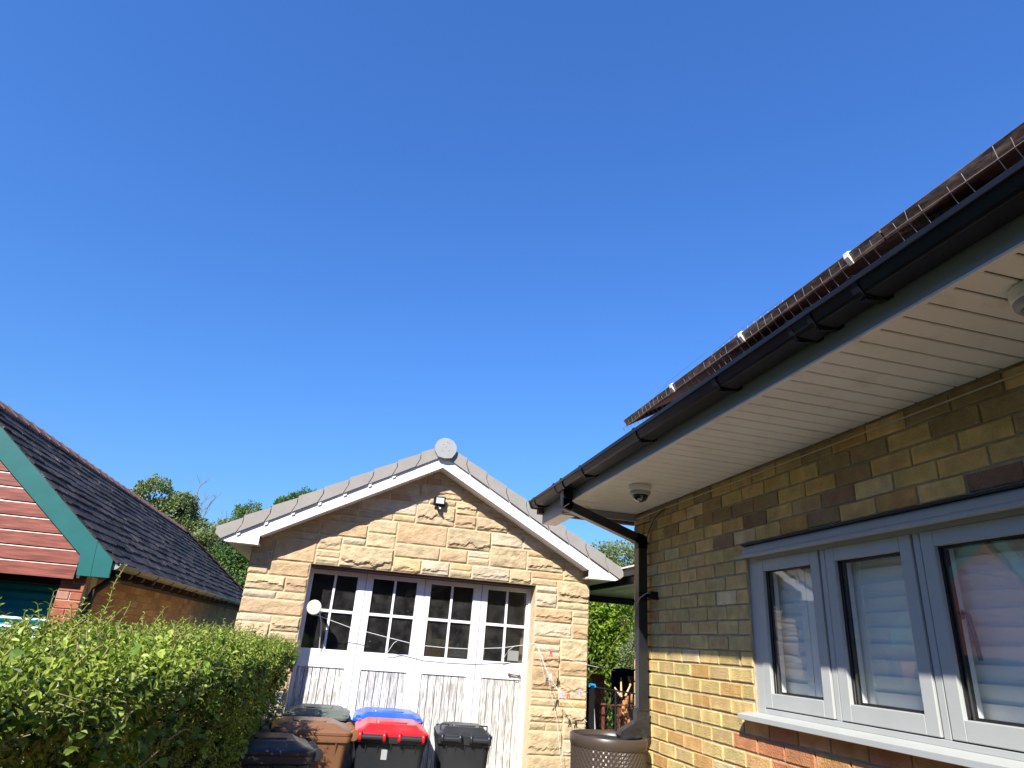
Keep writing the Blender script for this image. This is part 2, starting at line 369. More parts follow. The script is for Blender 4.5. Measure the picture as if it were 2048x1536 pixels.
M['debris'] = mat('wet_black_plastic', (0.02, 0.02, 0.02, 1), 0.35, 0.5, var=0.5, vscale=20, bump=0.5)
M['cream'] = mat('cream_plastic', (0.62, 0.64, 0.50, 1), 0.4)
M['cable_w'] = mat('white_cord', (0.70, 0.70, 0.68, 1), 0.6)
M['cable_g'] = mat('grey_cable', (0.30, 0.29, 0.28, 1), 0.5)
M['chairwood'] = mat('brown_stained_wood', (0.17, 0.055, 0.032, 1), 0.55, 0.3, var=0.2, vscale=12, stretch=(3, 3, 0.5))
M['logwood'] = mat('split_log', (0.50, 0.22, 0.08, 1), 0.8, 0.2, var=0.4, vscale=14)
M['stick'] = mat('bare_stick', (0.62, 0.42, 0.24, 1), 0.75, 0.2, var=0.15, vscale=12)
M['black'] = mat('black_cloth', (0.008, 0.008, 0.009, 1), 0.85, 0.2)
M['metal_black'] = mat('black_metal', (0.015, 0.015, 0.016, 1), 0.4, 0.5)
M['blue'] = mat('blue_plastic', (0.01, 0.28, 0.70, 1), 0.35)
M['lens'] = mat('floodlight_lens', (0.55, 0.56, 0.56, 1), 0.12, 0.6)
M['dome'] = mat('smoked_dome', (0.015, 0.015, 0.018, 1), 0.05, 0.6, coat=1.0)
M['brass'] = mat('dull_metal', (0.16, 0.15, 0.13, 1), 0.35, metal=0.8)
M['glass'] = glass_mat('window_glass', (0.97, 0.985, 0.975, 1), 0.03)
M['gglass'] = glass_mat('dusty_glass', (0.55, 0.56, 0.56, 1), 0.0, 0.05)
M['paper'] = mat('paper', (0.8, 0.8, 0.78, 1), 0.8)
M['ply'] = mat('bare_timber', (0.42, 0.30, 0.18, 1), 0.8, var=0.2, stretch=(6, 6, 1))
M['lead'] = mat('lead_grey', (0.33, 0.34, 0.35, 1), 0.5)
M['poly'] = mat('clear_roof_sheet', (0.65, 0.68, 0.72, 1), 0.25, 0.5)
M['oldgutter'] = mat('weathered_gutter', (0.30, 0.245, 0.15, 1), 0.5, 0.4, var=0.15, vscale=6)
M['timber_dark'] = mat('dark_rafter', (0.05, 0.03, 0.022, 1), 0.7)
M['sillbrown'] = mat('brown_lintel', (0.085, 0.04, 0.03, 1), 0.5)
PEG = {k: mat('peg_' + k, c, 0.4) for k, c in dict(pink=(0.75, 0.03, 0.16, 1), lilac=(0.45, 0.42, 0.80, 1), red=(0.65, 0.08, 0.05, 1), dark=(0.03, 0.025, 0.02, 1), white=(0.75, 0.73, 0.78, 1)).items()}

GZ = -0.13
# ------------------------------------------------------------------ setting
g = MB(); g.add([(-150, -150, GZ), (150, -150, GZ), (150, 150, GZ), (-150, 150, GZ)], [(0, 1, 2, 3)]); g.build('ground', M['lawn'], kind='structure', origin=(0, 0, GZ))
g = MB(); g.box(-0.42, 2.6, 3.0, 7.4, GZ - 0.05, GZ + 0.012); g.build('bright_bounce_ground', M['ground'], kind='structure', origin=(0, 0, GZ))  # unseen ground, kept pale to bounce light up into the shaded wall
g = MB(); g.box(-0.42, 2.6, -14, 3.0, GZ - 0.05, GZ + 0.010); g.build('low_bounce_ground', mat('low_bounce_tarmac', (0.05, 0.047, 0.042, 1), 0.95, var=0.2, vscale=8, bump=0.4), kind='structure', origin=(0, 0, GZ))  # unseen ground, darkened to cut bounce light on the near soffit

# ------------------------------------------------------------------ brick generator (wall facing -X or +X or -Y)
def brick_wall(axis, plane, out, u0, u1, z0, z1, zref, uref, ch, bl, tints, holes=(), joint=0.010, depth=0.012, seed=1, mirror=False, rough=0.0012):
    """bricks standing `depth` proud of the mortar sheet; axis 'x': wall in y-z at x=plane, outward sign out"""
    rnd = random.Random(seed); mb = MB()
    k0 = math.floor((z0 - zref) / ch); k1 = math.ceil((z1 - zref) / ch)
    for k in range(k0, k1):
        za = max(zref + k * ch + joint / 2, z0); zb = min(zref + (k + 1) * ch - joint / 2, z1)
        if zb - za < 0.012: continue
        off = uref + (bl / 2 if k % 2 else 0)
        i0 = math.floor((u0 - off) / bl); i1 = math.ceil((u1 - off) / bl)
        for i in range(i0, i1):
            ua = max(off + i * bl + joint / 2, u0); ub = min(off + (i + 1) * bl - joint / 2, u1)
            if ub - ua < 0.025: continue
            segs = [(ua, ub)]
            for (hu0, hu1, hz0, hz1) in holes:
                if zb > hz0 + 0.002 and za < hz1 - 0.002:
                    ns = []
                    for a, b in segs:
                        if b <= hu0 or a >= hu1: ns.append((a, b)); continue
                        if a < hu0: ns.append((a, hu0))
                        if b > hu1: ns.append((hu1, b))
                    segs = ns
            for a, b in segs:
                if b - a < 0.015: continue
                t = tints(a, (za + zb) / 2, rnd)
                c = min(0.0045, (b - a) / 4); d = rnd.uniform(-rough, rough)
                n = 2
                j = lambda: rnd.uniform(-0.0024, 0.0024)
                front = plane + out * d; back = plane - out * (depth + 0.004)
                oa, ob, oza, ozb = a + j(), b + j(), za + j(), zb + j()
                outer = [(oa, oza), (ob, oza), (ob, ozb), (oa, ozb)]
                inner = [(oa + c, oza + c), (ob - c, oza + c), (ob - c, ozb - c), (oa + c, ozb - c)]
                c2 = min(0.016, (ob - oa) / 3.2); c3 = min(0.016, (ozb - oza) / 3.2)
                core = [(oa + c2 + j() * 3, oza + c3 + j() * 2), (ob - c2 + j() * 3, oza + c3 + j() * 2), (ob - c2 + j() * 3, ozb - c3 + j() * 2), (oa + c2 + j() * 3, ozb - c3 + j() * 2)]
                vs = []
                for pl, ring in ((back, outer), (front - out * c * 0.6, outer), (front, inner), (front - out * 0.0006, core)):
                    for u, z in ring: vs.append((pl, u, z) if axis == 'x' else (u, pl, z))
                fs = [(12, 13, 14, 15)] + [(8 + q, 8 + (q + 1) % 4, 12 + (q + 1) % 4, 12 + q) for q in range(4)] + [(4 + q, 4 + (q + 1) % 4, 8 + (q + 1) % 4, 8 + q) for q in range(4)] + [(q, (q + 1) % 4, 4 + (q + 1) % 4, 4 + q) for q in range(4)]
                flip = (axis == 'x') == (out < 0)
                if flip: fs = [f[::-1] for f in fs]
                rim = rnd.uniform(0.98, 1.13)
                tl = [tuple(v * 0.9 for v in t)] * 4 + [tuple(v * rim for v in t)] * 8 + [tuple(v * rnd.uniform(0.88, 1.03) for v in t) for _ in range(4)]
                t = tl
                mb.add(vs, fs, 0, t)
    return mb

# ================================================================== BUNGALOW (right)
WX = 2.08; SZ = 2.579; YE = 4.65
bung = empty('brick_bungalow', (WX, 1.5, GZ), 'buff brick bungalow on the right with grey three-part window, pale boarded soffit and black gutter', 'house')
WIN = (1.50, 3.19, 1.345, 2.165)   # y0,y1,z0,z1
def buff(a, z, rnd):
    v = rnd.uniform(0.90, 1.08); k = rnd.random()
    b = (0.575, 0.425, 0.175)
    if rnd.random() < 0.08: b = (0.66, 0.53, 0.29)
    if k < 0.16: b = (0.66, 0.46, 0.19)
    elif k < 0.28: b = (0.56, 0.34, 0.125)
    elif k < 0.38: b = (0.56, 0.40, 0.165)
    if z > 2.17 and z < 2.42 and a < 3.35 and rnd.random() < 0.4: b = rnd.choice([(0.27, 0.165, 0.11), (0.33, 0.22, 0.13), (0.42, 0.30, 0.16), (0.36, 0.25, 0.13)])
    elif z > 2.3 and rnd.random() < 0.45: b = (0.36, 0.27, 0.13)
    if z < 1.30 and a < 3.24: b = rnd.choice([(0.52, 0.22, 0.10), (0.58, 0.30, 0.12), (0.36, 0.13, 0.08), (0.60, 0.36, 0.15)])
    return tuple(c * v for c in b)
w = brick_wall('x', WX, -1, -2.4, YE, GZ, SZ - 0.004, 1.637, 4.366 - 0.2134 / 2, 0.078, 0.2134, buff, holes=[WIN], depth=0.007, seed=3)
X1 = WX + 0.0072
y0, y1, z0, z1 = WIN
for (a, b, c, d) in ((-2.4, y0, GZ, SZ), (y1, YE, GZ, SZ), (y0, y1, GZ, z0), (y0, y1, z1, SZ)):
    w.box(X1, X1 + 0.24, a, b, c, d + (0.03 if d == SZ else 0), 1)
w.box(X1, 7.5, YE - 0.012, YE - 0.26, GZ, SZ, 1)
w.build('wall', [M['brick'], M['mortar_dark']], bung)
# end wall bricks (faces +Y) give the corner its toothed edge
w = brick_wall('y', YE, 1, WX + 0.004, 5.0, GZ, SZ, 1.637, WX, 0.078, 0.2134, buff, depth=0.006, seed=9)
w.build('end_wall', [M['brick']], bung)
# room behind the window
w = MB(); w.box(2.6, 4.2, 1.0, 3.6, 0.9, 0.92); w.box(4.2, 4.22, 1.0, 3.6, 0.9, 2.5); w.box(2.6, 4.2, 1.0, 3.6, 2.5, 2.52); w.box(2.34, 4.2, 0.98, 1.0, 0.9, 2.5); w.box(2.34, 4.2, 3.6, 3.62, 0.9, 2.5)
w.build('room', M['room'], bung)
# window
win = bpy.data.objects.new('window', None)
f = MB()
fx0, fx1 = 2.098, 2.165
f.box(fx0, fx1, y1 - 0.064, y1, z0 + 0.01, z1)             # left jamb
f.box(fx0, fx1, y0, y0 + 0.064, z0 + 0.01, z1)
f.box(fx0, fx1, y0 + 0.064, y1 - 0.064, z1 - 0.078, z1)    # head
f.box(fx0, fx1, y0 + 0.064, y1 - 0.064, z0 + 0.01, z0 + 0.035)
for yy in (2.611, 2.0775): f.box(fx0 + 0.001, fx1 - 0.001, yy - 0.016, yy + 0.016, z0 + 0.035, z1 - 0.078)
window = f.build('window', M['frame'], bung, bevel=0.003)
f = MB(); f.box(fx0 + 0.02, fx1 - 0.01, y0 + 0.06, y1 - 0.06, z0 + 0.02, z0 + 0.036); f.box(fx0 + 0.02, fx1 - 0.01, y0 + 0.06, y1 - 0.06, z1 - 0.08, z1 - 0.07)
f.build('seal', M['gasket'], window)
f = MB(); f.prism([(2.02, z0 - 0.027), (2.02, z0 - 0.003), (2.098, z0 + 0.012), (2.098, z0 - 0.027)], 'y', 1.43, 3.255)
f.build('sill', M['frame'], window, bevel=0.002)
f = MB()
f.prism([(2.048, 2.108), (2.048, 2.118), (2.062, 2.128), (2.078, 2.168), (2.096, 2.168), (2.096, 2.108)], 'y', 1.45, 3.2)
f.box(2.036, 2.05, 1.45, 3.222, 2.100, 2.110)
f.build('drip_cap', M['frame'], window, bevel=0.0015)
f = MB(); f.box(2.060, 2.097, 1.46, 3.2, 2.169, 2.178); f.build('head_seal', M['gasket'], window)
for (a, b) in ((2.631, 3.126), (2.097, 2.591), (1.564, 2.058)):
    za, zb = 1.384, 2.087; st = 0.058
    s_ = MB()
    a_, b_ = a + 0.004, b - 0.004
    s_.box(2.094, 2.15, a_, a_ + st, za, zb); s_.box(2.094, 2.15, b_ - st, b_, za, zb)
    s_.box(2.094, 2.15, a_ + st, b_ - st, zb - st, zb); s_.box(2.094, 2.15, a_ + st, b_ - st, za, za + 0.067)
    sash = s_.build('sash', M['frame'], window, bevel=0.003)
    e = MB(); ga, gb, gc, gd = a_ + st, b_ - st, za + 0.067, zb - st
    for q in ((ga, ga + 0.005, gc, gd), (gb - 0.005, gb, gc, gd), (ga, gb, gd - 0.005, gd)):
        e.box(2.111, 2.118, *q)
    for q in ((ga, ga + 0.012, gc, gd), (gb - 0.014, gb, gc, gd), (ga, gb, gd - 0.009, gd), (ga, gb, gc, gc + 0.010)):
        e.box(2.1235, 2.144, *q)
    e.build('glazing_bead', M['spacer'], sash)
    e = MB(); e.add([(2.12, ga, gc), (2.12, gb, gc), (2.12, gb, gd), (2.12, ga, gd)], [(0, 3, 2, 1)])
    e.build('pane', M['glass'], sash)
    # inner frame, white inside
    e = MB()
    for q in ((ga - 0.03, ga + 0.005, gc, gd), (gb - 0.005, gb + 0.03, gc, gd), (ga, gb, gd, gd + 0.03), (ga, gb, gc - 0.03, gc)):
        e.box(2.1505, 2.175, *q)
    e.build('inner_frame', M['upvc'], sash)
# plantation shutters inside
for (a, b) in ((2.86, 3.18), (2.54, 2.855), (2.10, 2.535), (1.50, 2.095)):
    s_ = MB(); xs = 2.185
    for q in ((a, a + 0.045, z0, z1), (b - 0.045, b, z0, z1)): s_.box(xs, xs + 0.028, *q)
    for q in ((z0, z0 + 0.10), (z1 - 0.09, z1)): s_.box(xs + 0.001, xs + 0.027, a + 0.045, b - 0.045, *q)
    zz = z0 + 0.10
    while zz < z1 - 0.10:
        c_ = zz + 0.032
        s_.beam((xs + 0.014, a + 0.045, c_), (xs + 0.014, b - 0.045, c_), 0.062, 0.008, upv=(0.985, 0, 0.17))
        zz += 0.061
    s_.build('shutter_panel', M['blind'], window)
s_ = MB(); s_.tube([(2.155, 1.985, 1.78), (2.15, 1.975, 1.80), (2.148, 1.955, 1.79), (2.148, 1.945, 1.72), (2.15, 1.94, 1.64)], 0.008, 8)
s_.build('handle', mat('grey_handle', (0.22, 0.22, 0.22, 1), 0.35), window)
s_ = MB(); s_.box(2.176, 2.32, y0 - 0.02, y1 + 0.02, z0 - 0.04, z0); s_.box(2.176, 2.32, y1, y1 + 0.02, z0, z1); s_.box(2.176, 2.32, y0 - 0.02, y0, z0, z1); s_.box(2.176, 2.32, y0 - 0.02, y1 + 0.02, z1, z1 + 0.02)
s_.build('reveal', M['room'], window)

# soffit boards
s_ = MB(); y = -2.4 + 0.0
ys = [4.6 - 0.09 * k for k in range(0, 78)]
ref = 2.038 % 0.09
yb = ref - 0.09 * 28
while yb < 4.59:
    a, b = yb + 0.004, min(yb + 0.086, 4.598)
    zj = random.uniform(-0.0006, 0.0006)
    # slight V: board with chamfered long edges
    s_.prism([(a, SZ + 0.006), (a, SZ + 0.003 + zj), (a + 0.003, SZ + zj), (b - 0.003, SZ + zj), (b, SZ + 0.003 + zj), (b, SZ + 0.006)], 'x', 1.503, WX - 0.002, 0)
    yb += 0.09
s_.box(1.503, WX + 0.02, -2.4, 4.598, SZ + 0.0065, SZ + 0.02, 1)
s_.build('soffit', [M['soffit'], M['soffit_groove']], bung)
s_ = MB(); s_.box(1.482, 1.5025, -2.4, 4.6, SZ - 0.004, SZ + 0.006); s_.build('soffit_trim', M['soffit'], bung, bevel=0.002)
s_ = MB(); s_.box(1.484, 1.50, -2.4, 4.62, SZ + 0.0065, 2.78); fas = s_.build('fascia', M['fascia'], bung, bevel=0.002)
# box end
s_ = MB(); s_.box(1.484, 1.600, 4.6205, 5.14, 2.524, 2.78, 0); s_.box(1.50, WX + 0.1, 4.5995, 4.62, 2.524, SZ + 0.12, 0)
s_.build('box_end', M['fascia'], bung, bevel=0.002)
s_ = MB(); s_.box(1.486, 1.598, 4.64, 5.13, 2.518, 2.5235); s_.build('box_end_base', M['soffit'], bung)
# gutter
GX0, GX1, GT, GB = 1.360, 1.474, 2.692, 2.638
def gut_profile(e=0.0):
    return [(GX1, GT), (GX1, GB + 0.012), (GX1 - 0.012, GB - e), (GX0 + 0.026, GB - e), (GX0 + 0.018 - e, GB + 0.008 - e * 0.3), (GX0 - e, GT + e), (GX0 + 0.005, GT + e),
            (GX0 + 0.023, GB + 0.009), (GX0 + 0.028, GB + 0.004), (GX1 - 0.014, GB + 0.004), (GX1 - 0.004, GB + 0.013), (GX1 - 0.004, GT)]
s_ = MB(); s_.prism(gut_profile(), 'y', -2.4, 5.12); s_.box(GX0 - 0.004, GX0 + 0.004, -2.4, 5.12, 2.675, 2.694)
gut = s_.build('gutter', M['gutter'], bung, bevel=0.0012)
s_ = MB(); s_.prism([(GX1 + 0.003, GT + 0.003), (GX1 + 0.003, GB + 0.006), (GX1 - 0.01, GB - 0.006), (GX0 + 0.024, GB - 0.006), (GX0 + 0.012, GB + 0.006), (GX0 - 0.007, GT + 0.004)], 'y', 5.105, 5.128)
s_.build('end_cap', M['gutter'], gut)
def bracket(yc, wd=0.03):
    b = MB(); b.prism(gut_profile(0.006), 'y', yc - wd / 2, yc + wd / 2)
    b.prism([(1.395, GB - 0.006), (1.395, GB - 0.016), (1.470, GB - 0.004), (1.4835, 2.640), (1.4835, 2.66), (1.472, 2.655)], 'y', yc - wd * 0.35, yc + wd * 0.35)
    b.box(1.4755, 1.4838, yc - 0.025, yc + 0.012, 2.640, 2.686)
    b.lathe([(0.0, -0.003), (0.004, -0.0025), (0.005, 0)], (1.475, yc - 0.004, 2.67), 'x', 8)
    return b.build('bracket', M['gutter'], gut, bevel=0.001)
for yb_ in (4.997, 3.892, 3.044, 2.246, 1.428, 0.62, -0.18, -0.98): bracket(yb_)
for yb_ in (1.74, 1.641): bracket(yb_, 0.022)
b = MB(); b.prism(gut_profile(0.003), 'y', 1.655, 1.727); b.build('union', M['gutter'], gut)
b = MB(); b.prism(gut_profile(0.003), 'y', 4.30, 4.445); b.prism(gut_profile(0.008), 'y', 4.275, 4.30); b.prism(gut_profile(0.008), 'y', 4.445, 4.47)
b.box(1.398, 1.470, 4.335, 4.407, 2.575, GB); b.build('outlet', M['gutter'], gut, bevel=0.0015)
# downpipe (65 mm square)
b = MB(); h = 0.0325
def pipe_run(mb, pts, w=0.065, m=0):
    # square tube mitred in the XZ plane at constant Y
    secs = []
    for i, (x, z) in enumerate(pts):
        if i == 0: d = Vector((pts[1][0] - x, pts[1][1] - z))
        elif i == len(pts) - 1: d = Vector((x - pts[i - 1][0], z - pts[i - 1][1]))
        else:
            d1 = Vector((x - pts[i - 1][0], z - pts[i - 1][1])).normalized(); d2 = Vector((pts[i + 1][0] - x, pts[i + 1][1] - z)).normalized()
            d = d1 + d2
        d.normalize(); nrm = Vector((-d.y, d.x))
        k = 1.0
        if 0 < i < len(pts) - 1: k = 1 / max(0.5, d.dot(d2))
        secs.append((x + nrm.x * w / 2 * k, z + nrm.y * w / 2 * k, x - nrm.x * w / 2 * k, z - nrm.y * w / 2 * k))
    yc = 4.375
    for i in range(len(secs) - 1):
        a, c = secs[i], secs[i + 1]
        vs = [(a[0], yc - h, a[1]), (a[2], yc - h, a[3]), (a[2], yc + h, a[3]), (a[0], yc + h, a[1]), (c[0], yc - h, c[1]), (c[2], yc - h, c[3]), (c[2], yc + h, c[3]), (c[0], yc + h, c[1])]
        mb.add(vs, [(0, 1, 5, 4), (1, 2, 6, 5), (2, 3, 7, 6), (3, 0, 4, 7), (0, 3, 2, 1), (4, 5, 6, 7)], m)
pipe_run(b, [(1.434, 2.60), (1.434, 2.535), (2.012, 2.345), (2.012, 1.22)])
dp = b.build('downpipe', mat('pipe_plastic', (0.013, 0.0145, 0.019, 1), 0.3, 0.6, var=0.2, vscale=8), bung, bevel=0.004)
for run in ([(1.434, 2.585), (1.434, 2.533), (1.475, 2.521)], [(1.965, 2.362), (2.012, 2.346), (2.012, 2.285)]):
    b = MB(); pipe_run(b, run, 0.073); b.build('pipe_elbow', M['gutter'], dp, bevel=0.003)
b = MB(); b.box(1.972, 2.08, 4.325, 4.335, 1.955, 1.985); b.box(2.03, 2.08, 4.25, 4.30, 1.94, 1.99); b.build('pipe_clip', M['gutter'], dp)
b = MB(); b.box(1.965, 2.052, 4.337, 4.413, 1.13, 1.25); b.prism([(2.05, 1.10), (2.05, 1.17), (1.965, 1.185), (1.86, 1.125), (1.845, 1.10), (1.855, 1.075)], 'y', 4.335, 4.412)
b.box(1.972, 2.054, 4.333, 4.417, 1.245, 1.258)
b.build('pipe_shoe', M['debris'], dp, bevel=0.004)
# roof: double roman tiles, eaves visible
def sheet(mb, xs_, ys_, zf, m=0):
    vs = [(x, y, zf(x, y)) for x in xs_ for y in ys_]; n = len(ys_)
    fs = [(i * n + j, (i + 1) * n + j, (i + 1) * n + j + 1, i * n + j + 1) for i in range(len(xs_) - 1) for j in range(n - 1)]
    mb.add(vs, fs, m, None, True)
T30 = math.tan(R(30))
ysr = [-2.4 + 0.0125 * i for i in range(int((5.16 + 2.4) / 0.0125) + 1)]
prof = lambda y: 0.020 * max(0, math.cos(2 * math.pi * y / 0.15)) ** 0.7 if math.cos(2 * math.pi * y / 0.15) > 0 else 0.0
b = MB()
for k in range(14):
    xa = 1.412 + k * 0.29; xb = xa + 0.33
    lift = 0.014
    sheet(b, [xa, xb], ysr, lambda x, y: 2.695 + (x - 1.412) * T30 + prof(y) + (lift if x < xa + 0.01 else -0.004))
    vs = []
    n = len(ysr)
    for y in ysr: vs.append((xa, y, 2.695 + (xa - 1.412) * T30 + prof(y) + lift))
    for y in ysr: vs.append((xa + 0.002, y, 2.695 + (xa - 1.412) * T30 + prof(y) + lift - 0.016))
    b.add(vs, [(j, j + 1, n + j + 1, n + j) for j in range(n - 1)], 0)
b.box(1.44, 5.2, 5.10, 5.16, 2.60, 2.66)
b.add([(1.42, -2.4, 2.684), (5.4, -2.4, 2.684 + 3.98 * T30), (5.4, 5.14, 2.684 + 3.98 * T30), (1.42, 5.14, 2.684)], [(0, 1, 2, 3)], 0)
b.add([(5.4, -2.4, 2.684 + 3.98 * T30), (9.4, -2.4, 2.684), (9.4, 5.14, 2.684), (5.4, 5.14, 2.684 + 3.98 * T30)], [(0, 1, 2, 3)], 0)
b.build('roof', M['roof_tile'], bung)
b = MB(); b.prism([(1.60, 2.60), (1.60, 2.79), (5.4, 2.79 + 3.8 * T30), (5.4, 2.60 + 3.8 * T30)], 'y', 5.12, 5.14); b.build('bargeboard', M['fascia'], bung)
# thin cable under soffit
b = MB(); pts = []
for i in range(60):
    y = 4.655 - i * 0.1; pts.append((2.0745, y, 2.541 - 0.004 * (4.65 - y) / 3.15 + 0.0025 * nz(y * 3, 1)))
b.tube([(x - 0.002, y, z) for x, y, z in pts], 0.0036, 6)
b.build('wall_cable', mat('cream_cable', (0.50, 0.45, 0.34, 1), 0.5), bung)
b = MB(); b.tube([(2.072, 4.10, 2.538), (2.070, 4.16, 2.53), (2.068, 4.25, 2.50), (2.068, 4.34, 2.44), (2.068, 4.41, 2.36), (2.068, 4.44, 2.29)], 0.004, 6); b.build('loose_cable', M['gutter'], bung)

# solar panels + clips + bird mesh (lie on the roof)
pw = 1.06; PX, PZ = 1.55, 2.901
first = None
pos = [3.58 - pw * k for k in range(5)]
c30, s30 = math.cos(R(30)), math.sin(R(30))
for k, ye in enumerate(pos):
    lab = ['solar panel at the far left end of the row above the gutter', 'second solar panel from the far end of the roof row', 'solar panel in the middle of the visible roof row', 'nearest visible solar panel above the gutter at the right edge', 'solar panel just beyond the right edge of the picture'][k]
    if k == 4: break
    root = empty('solar_panel', (PX, ye - pw / 2, PZ), lab, 'solar panel', 'solar panels in a row on the tiled roof')
    b = MB()
    ya, yb2 = ye - pw + 0.004, ye - 0.004
    def P(l, hgt): return (PX + l * c30 - hgt * s30, PZ + l * s30 + hgt * c30)
    for (l0, l1, yy0, yy1) in ((0, 0.03, ya, yb2), (1.67, 1.70, ya, yb2), (0.03, 1.67, ya, ya + 0.03), (0.03, 1.67, yb2 - 0.03, yb2)):
        b.prism([P(l0, 0), P(l1, 0), P(l1, 0.042), P(l0, 0.042)], 'y', yy0, yy1)
    b.prism([P(0.0, 0), P(0.03, 0), P(0.03, 0.003), P(0.0, 0.003)], 'y', ya, yb2)
    b.build('panel_frame', M['panel'], root, bevel=0.0015)
    b = MB(); b.prism([P(0.03, 0.022), P(1.67, 0.022), P(1.67, 0.038), P(0.03, 0.038)], 'y', ya + 0.03, yb2 - 0.03); b.build('cell_sheet', M['panel'], root)
clips = [2.938, 2.28, 1.612, 0.9, 0.3]
for i, yc in enumerate(clips[:3]):
    b = MB(); b.prism([(PX - 0.024, PZ + 0.02), (PX - 0.004, PZ - 0.003), (PX - 0.001, PZ - 0.001), (PX - 0.020, PZ + 0.037), (PX + 0.01, PZ + 0.052), (PX + 0.008, PZ + 0.056), (PX - 0.026, PZ + 0.04)], 'y', yc - 0.010, yc + 0.010)
    b.build('mesh_clip', M['clip'], label=['small white clip on the panel edge farthest from the camera', 'middle white clip on the solar panel edge', 'nearest white clip on the solar panel edge, above a gutter bracket'][i], cat='clip', group='white clips on the solar panel edge')
b = MB(); rnd = random.Random(4)
def sagz(y): return 0.004 * math.sin(y * 5.1) + 0.006 * nz(y * 2.3, 5)
yy = 3.60; top, bot = [], []
j = 0
while yy > -0.6:
    bow = 0.006 * nz(yy * 1.7, 2)
    tp = (PX - 0.022 + bow, yy, PZ + rnd.choice([0.012, 0.02, 0.028, 0.034]))
    md = (PX - 0.014 + bow, yy + rnd.uniform(-.003, .003), PZ - 0.004 + sagz(yy) )
    bt = (PX + 0.045 + bow, yy + rnd.uniform(-.006, .006), PZ - 0.085 + sagz(yy))
    if rnd.random() > 0.08: b.tube([tp, md, bt], 0.0012, 4)
    top.append(md); bot.append(bt); yy -= 0.05; j += 1
b.tube(top, 0.0013, 5); b.tube([(p[0] * 0.5 + q[0] * 0.5, p[1], p[2] * 0.5 + q[2] * 0.5) for p, q in zip(top, bot)], 0.0014, 5); b.tube(bot, 0.0016, 5)
# loose upper strands
b.tube([(PX + 0.0, 3.2, PZ + 0.05), (PX + 0.0, 3.0, PZ + 0.085), (PX + 0.0, 2.6, PZ + 0.09)], 0.001, 4)
b.tube([(PX + 0.0, 3.2, PZ + 0.05), (PX + 0.01, 3.17, PZ + 0.105)], 0.001, 4)
for i in range(30):
    y = 2.55 - i * 0.05
    if i < 12: b.tube([(PX, y, PZ + 0.045), (PX + 0.002, y, PZ + 0.062 + 0.01 * math.sin(i / 11 * 3.14))], 0.001, 4)
b.tube([(PX, 2.55 - i * 0.05, PZ + 0.062 + 0.01 * math.sin(i / 11 * 3.14)) for i in range(12)], 0.001, 4)
b.build('bird_guard_mesh', M['wire'], label='wire mesh bird guard hanging along the lower edge of the solar panels', cat='wire mesh')

# security cameras
def dome(x, y, label):
    root = empty('security_camera', (x, y, SZ), label, 'security camera', 'dome cameras under the soffit')
    b = MB(); b.lathe([(0, 0.0), (0.068, 0.0), (0.071, -0.004), (0.071, -0.038), (0.066, -0.042)], (x, y, SZ), n=40, ); b.build('base', M['soffit'], root)
    b = MB(); b.lathe([(0.066, -0.042), (0.064, -0.055), (0.056, -0.064), (0.050, -0.064)], (x, y, SZ), n=40); b.build('collar', M['lead'], root)
    b = MB(); b.lathe([(0.0505 * math.cos(a), -0.062 - 0.046 * math.sin(a)) for a in [math.pi / 2 * i / 12 for i in range(13)]], (x, y, SZ), n=40); b.build('dome', M['dome'], root)
dome(1.715, 3.74, 'white dome security camera under the far end of the soffit near the downpipe')
dome(1.70, 1.145, 'pale dome security camera cut by the right edge of the picture')

# ================================================================== STONE GARAGE
GC = 0.826; GY = 7.0; HW = 1.765
gar = empty('stone_garage', (GC, GY, GZ), 'rock-faced sandstone garage with grey tiled gable roof and flaking white glazed doors', 'garage')
# stone layout on a grid
cw, chh = 0.06, 0.073
nx = int(round(2 * HW / cw)); nzr = 48
cw = 2 * HW / nx
zbase = 2.203 - 32 * chh
DO = (GC - 1.195, GC + 1.165, 2.203)  # door opening
grid = -np.ones((nx, nzr), int); stones = []
rnd = random.Random(21)
def inside(i, k):
    xc = GC - HW + (i + 0.5) * cw; zc = zbase + (k + 0.5) * chh
    if DO[0] - 0.02 < xc < DO[1] + 0.02 and zc < DO[2]: return False
    return zc < 3.46 - 0.537 * abs(xc - GC) - 0.0
for k in range(nzr):
    i = 0
    while i < nx:
        if grid[i, k] != -1 or not inside(i, k): i += 1; continue
        hsz = rnd.choices([1, 2, 3], [0.36, 0.42, 0.22])[0]
        wsz = {1: rnd.randint(2, 6), 2: rnd.randint(4, 8), 3: rnd.randint(6, 9)}[hsz]
        ww = 0
        while ww < wsz and i + ww < nx and grid[i + ww, k] == -1 and inside(i + ww, k): ww += 1
        rem = 0
        while i + ww + rem < nx and grid[i + ww + rem, k] == -1 and inside(i + ww + rem, k): rem += 1
        if rem and rem < 3: ww += rem
        hh = 1
        while hh < hsz and k + hh < nzr and all(grid[i + a, k + hh] == -1 and inside(i + a, k + hh) for a in range(ww)): hh += 1
        hh = min(hh, 1 if ww <= 2 and rnd.random() < 0.7 else 2 if ww <= 4 else 3)
        sid = len(stones)
        grid[i:i + ww, k:k + hh] = sid; stones.append((i, k, ww, hh)); i += ww
SV, SF, SC = [], [], []
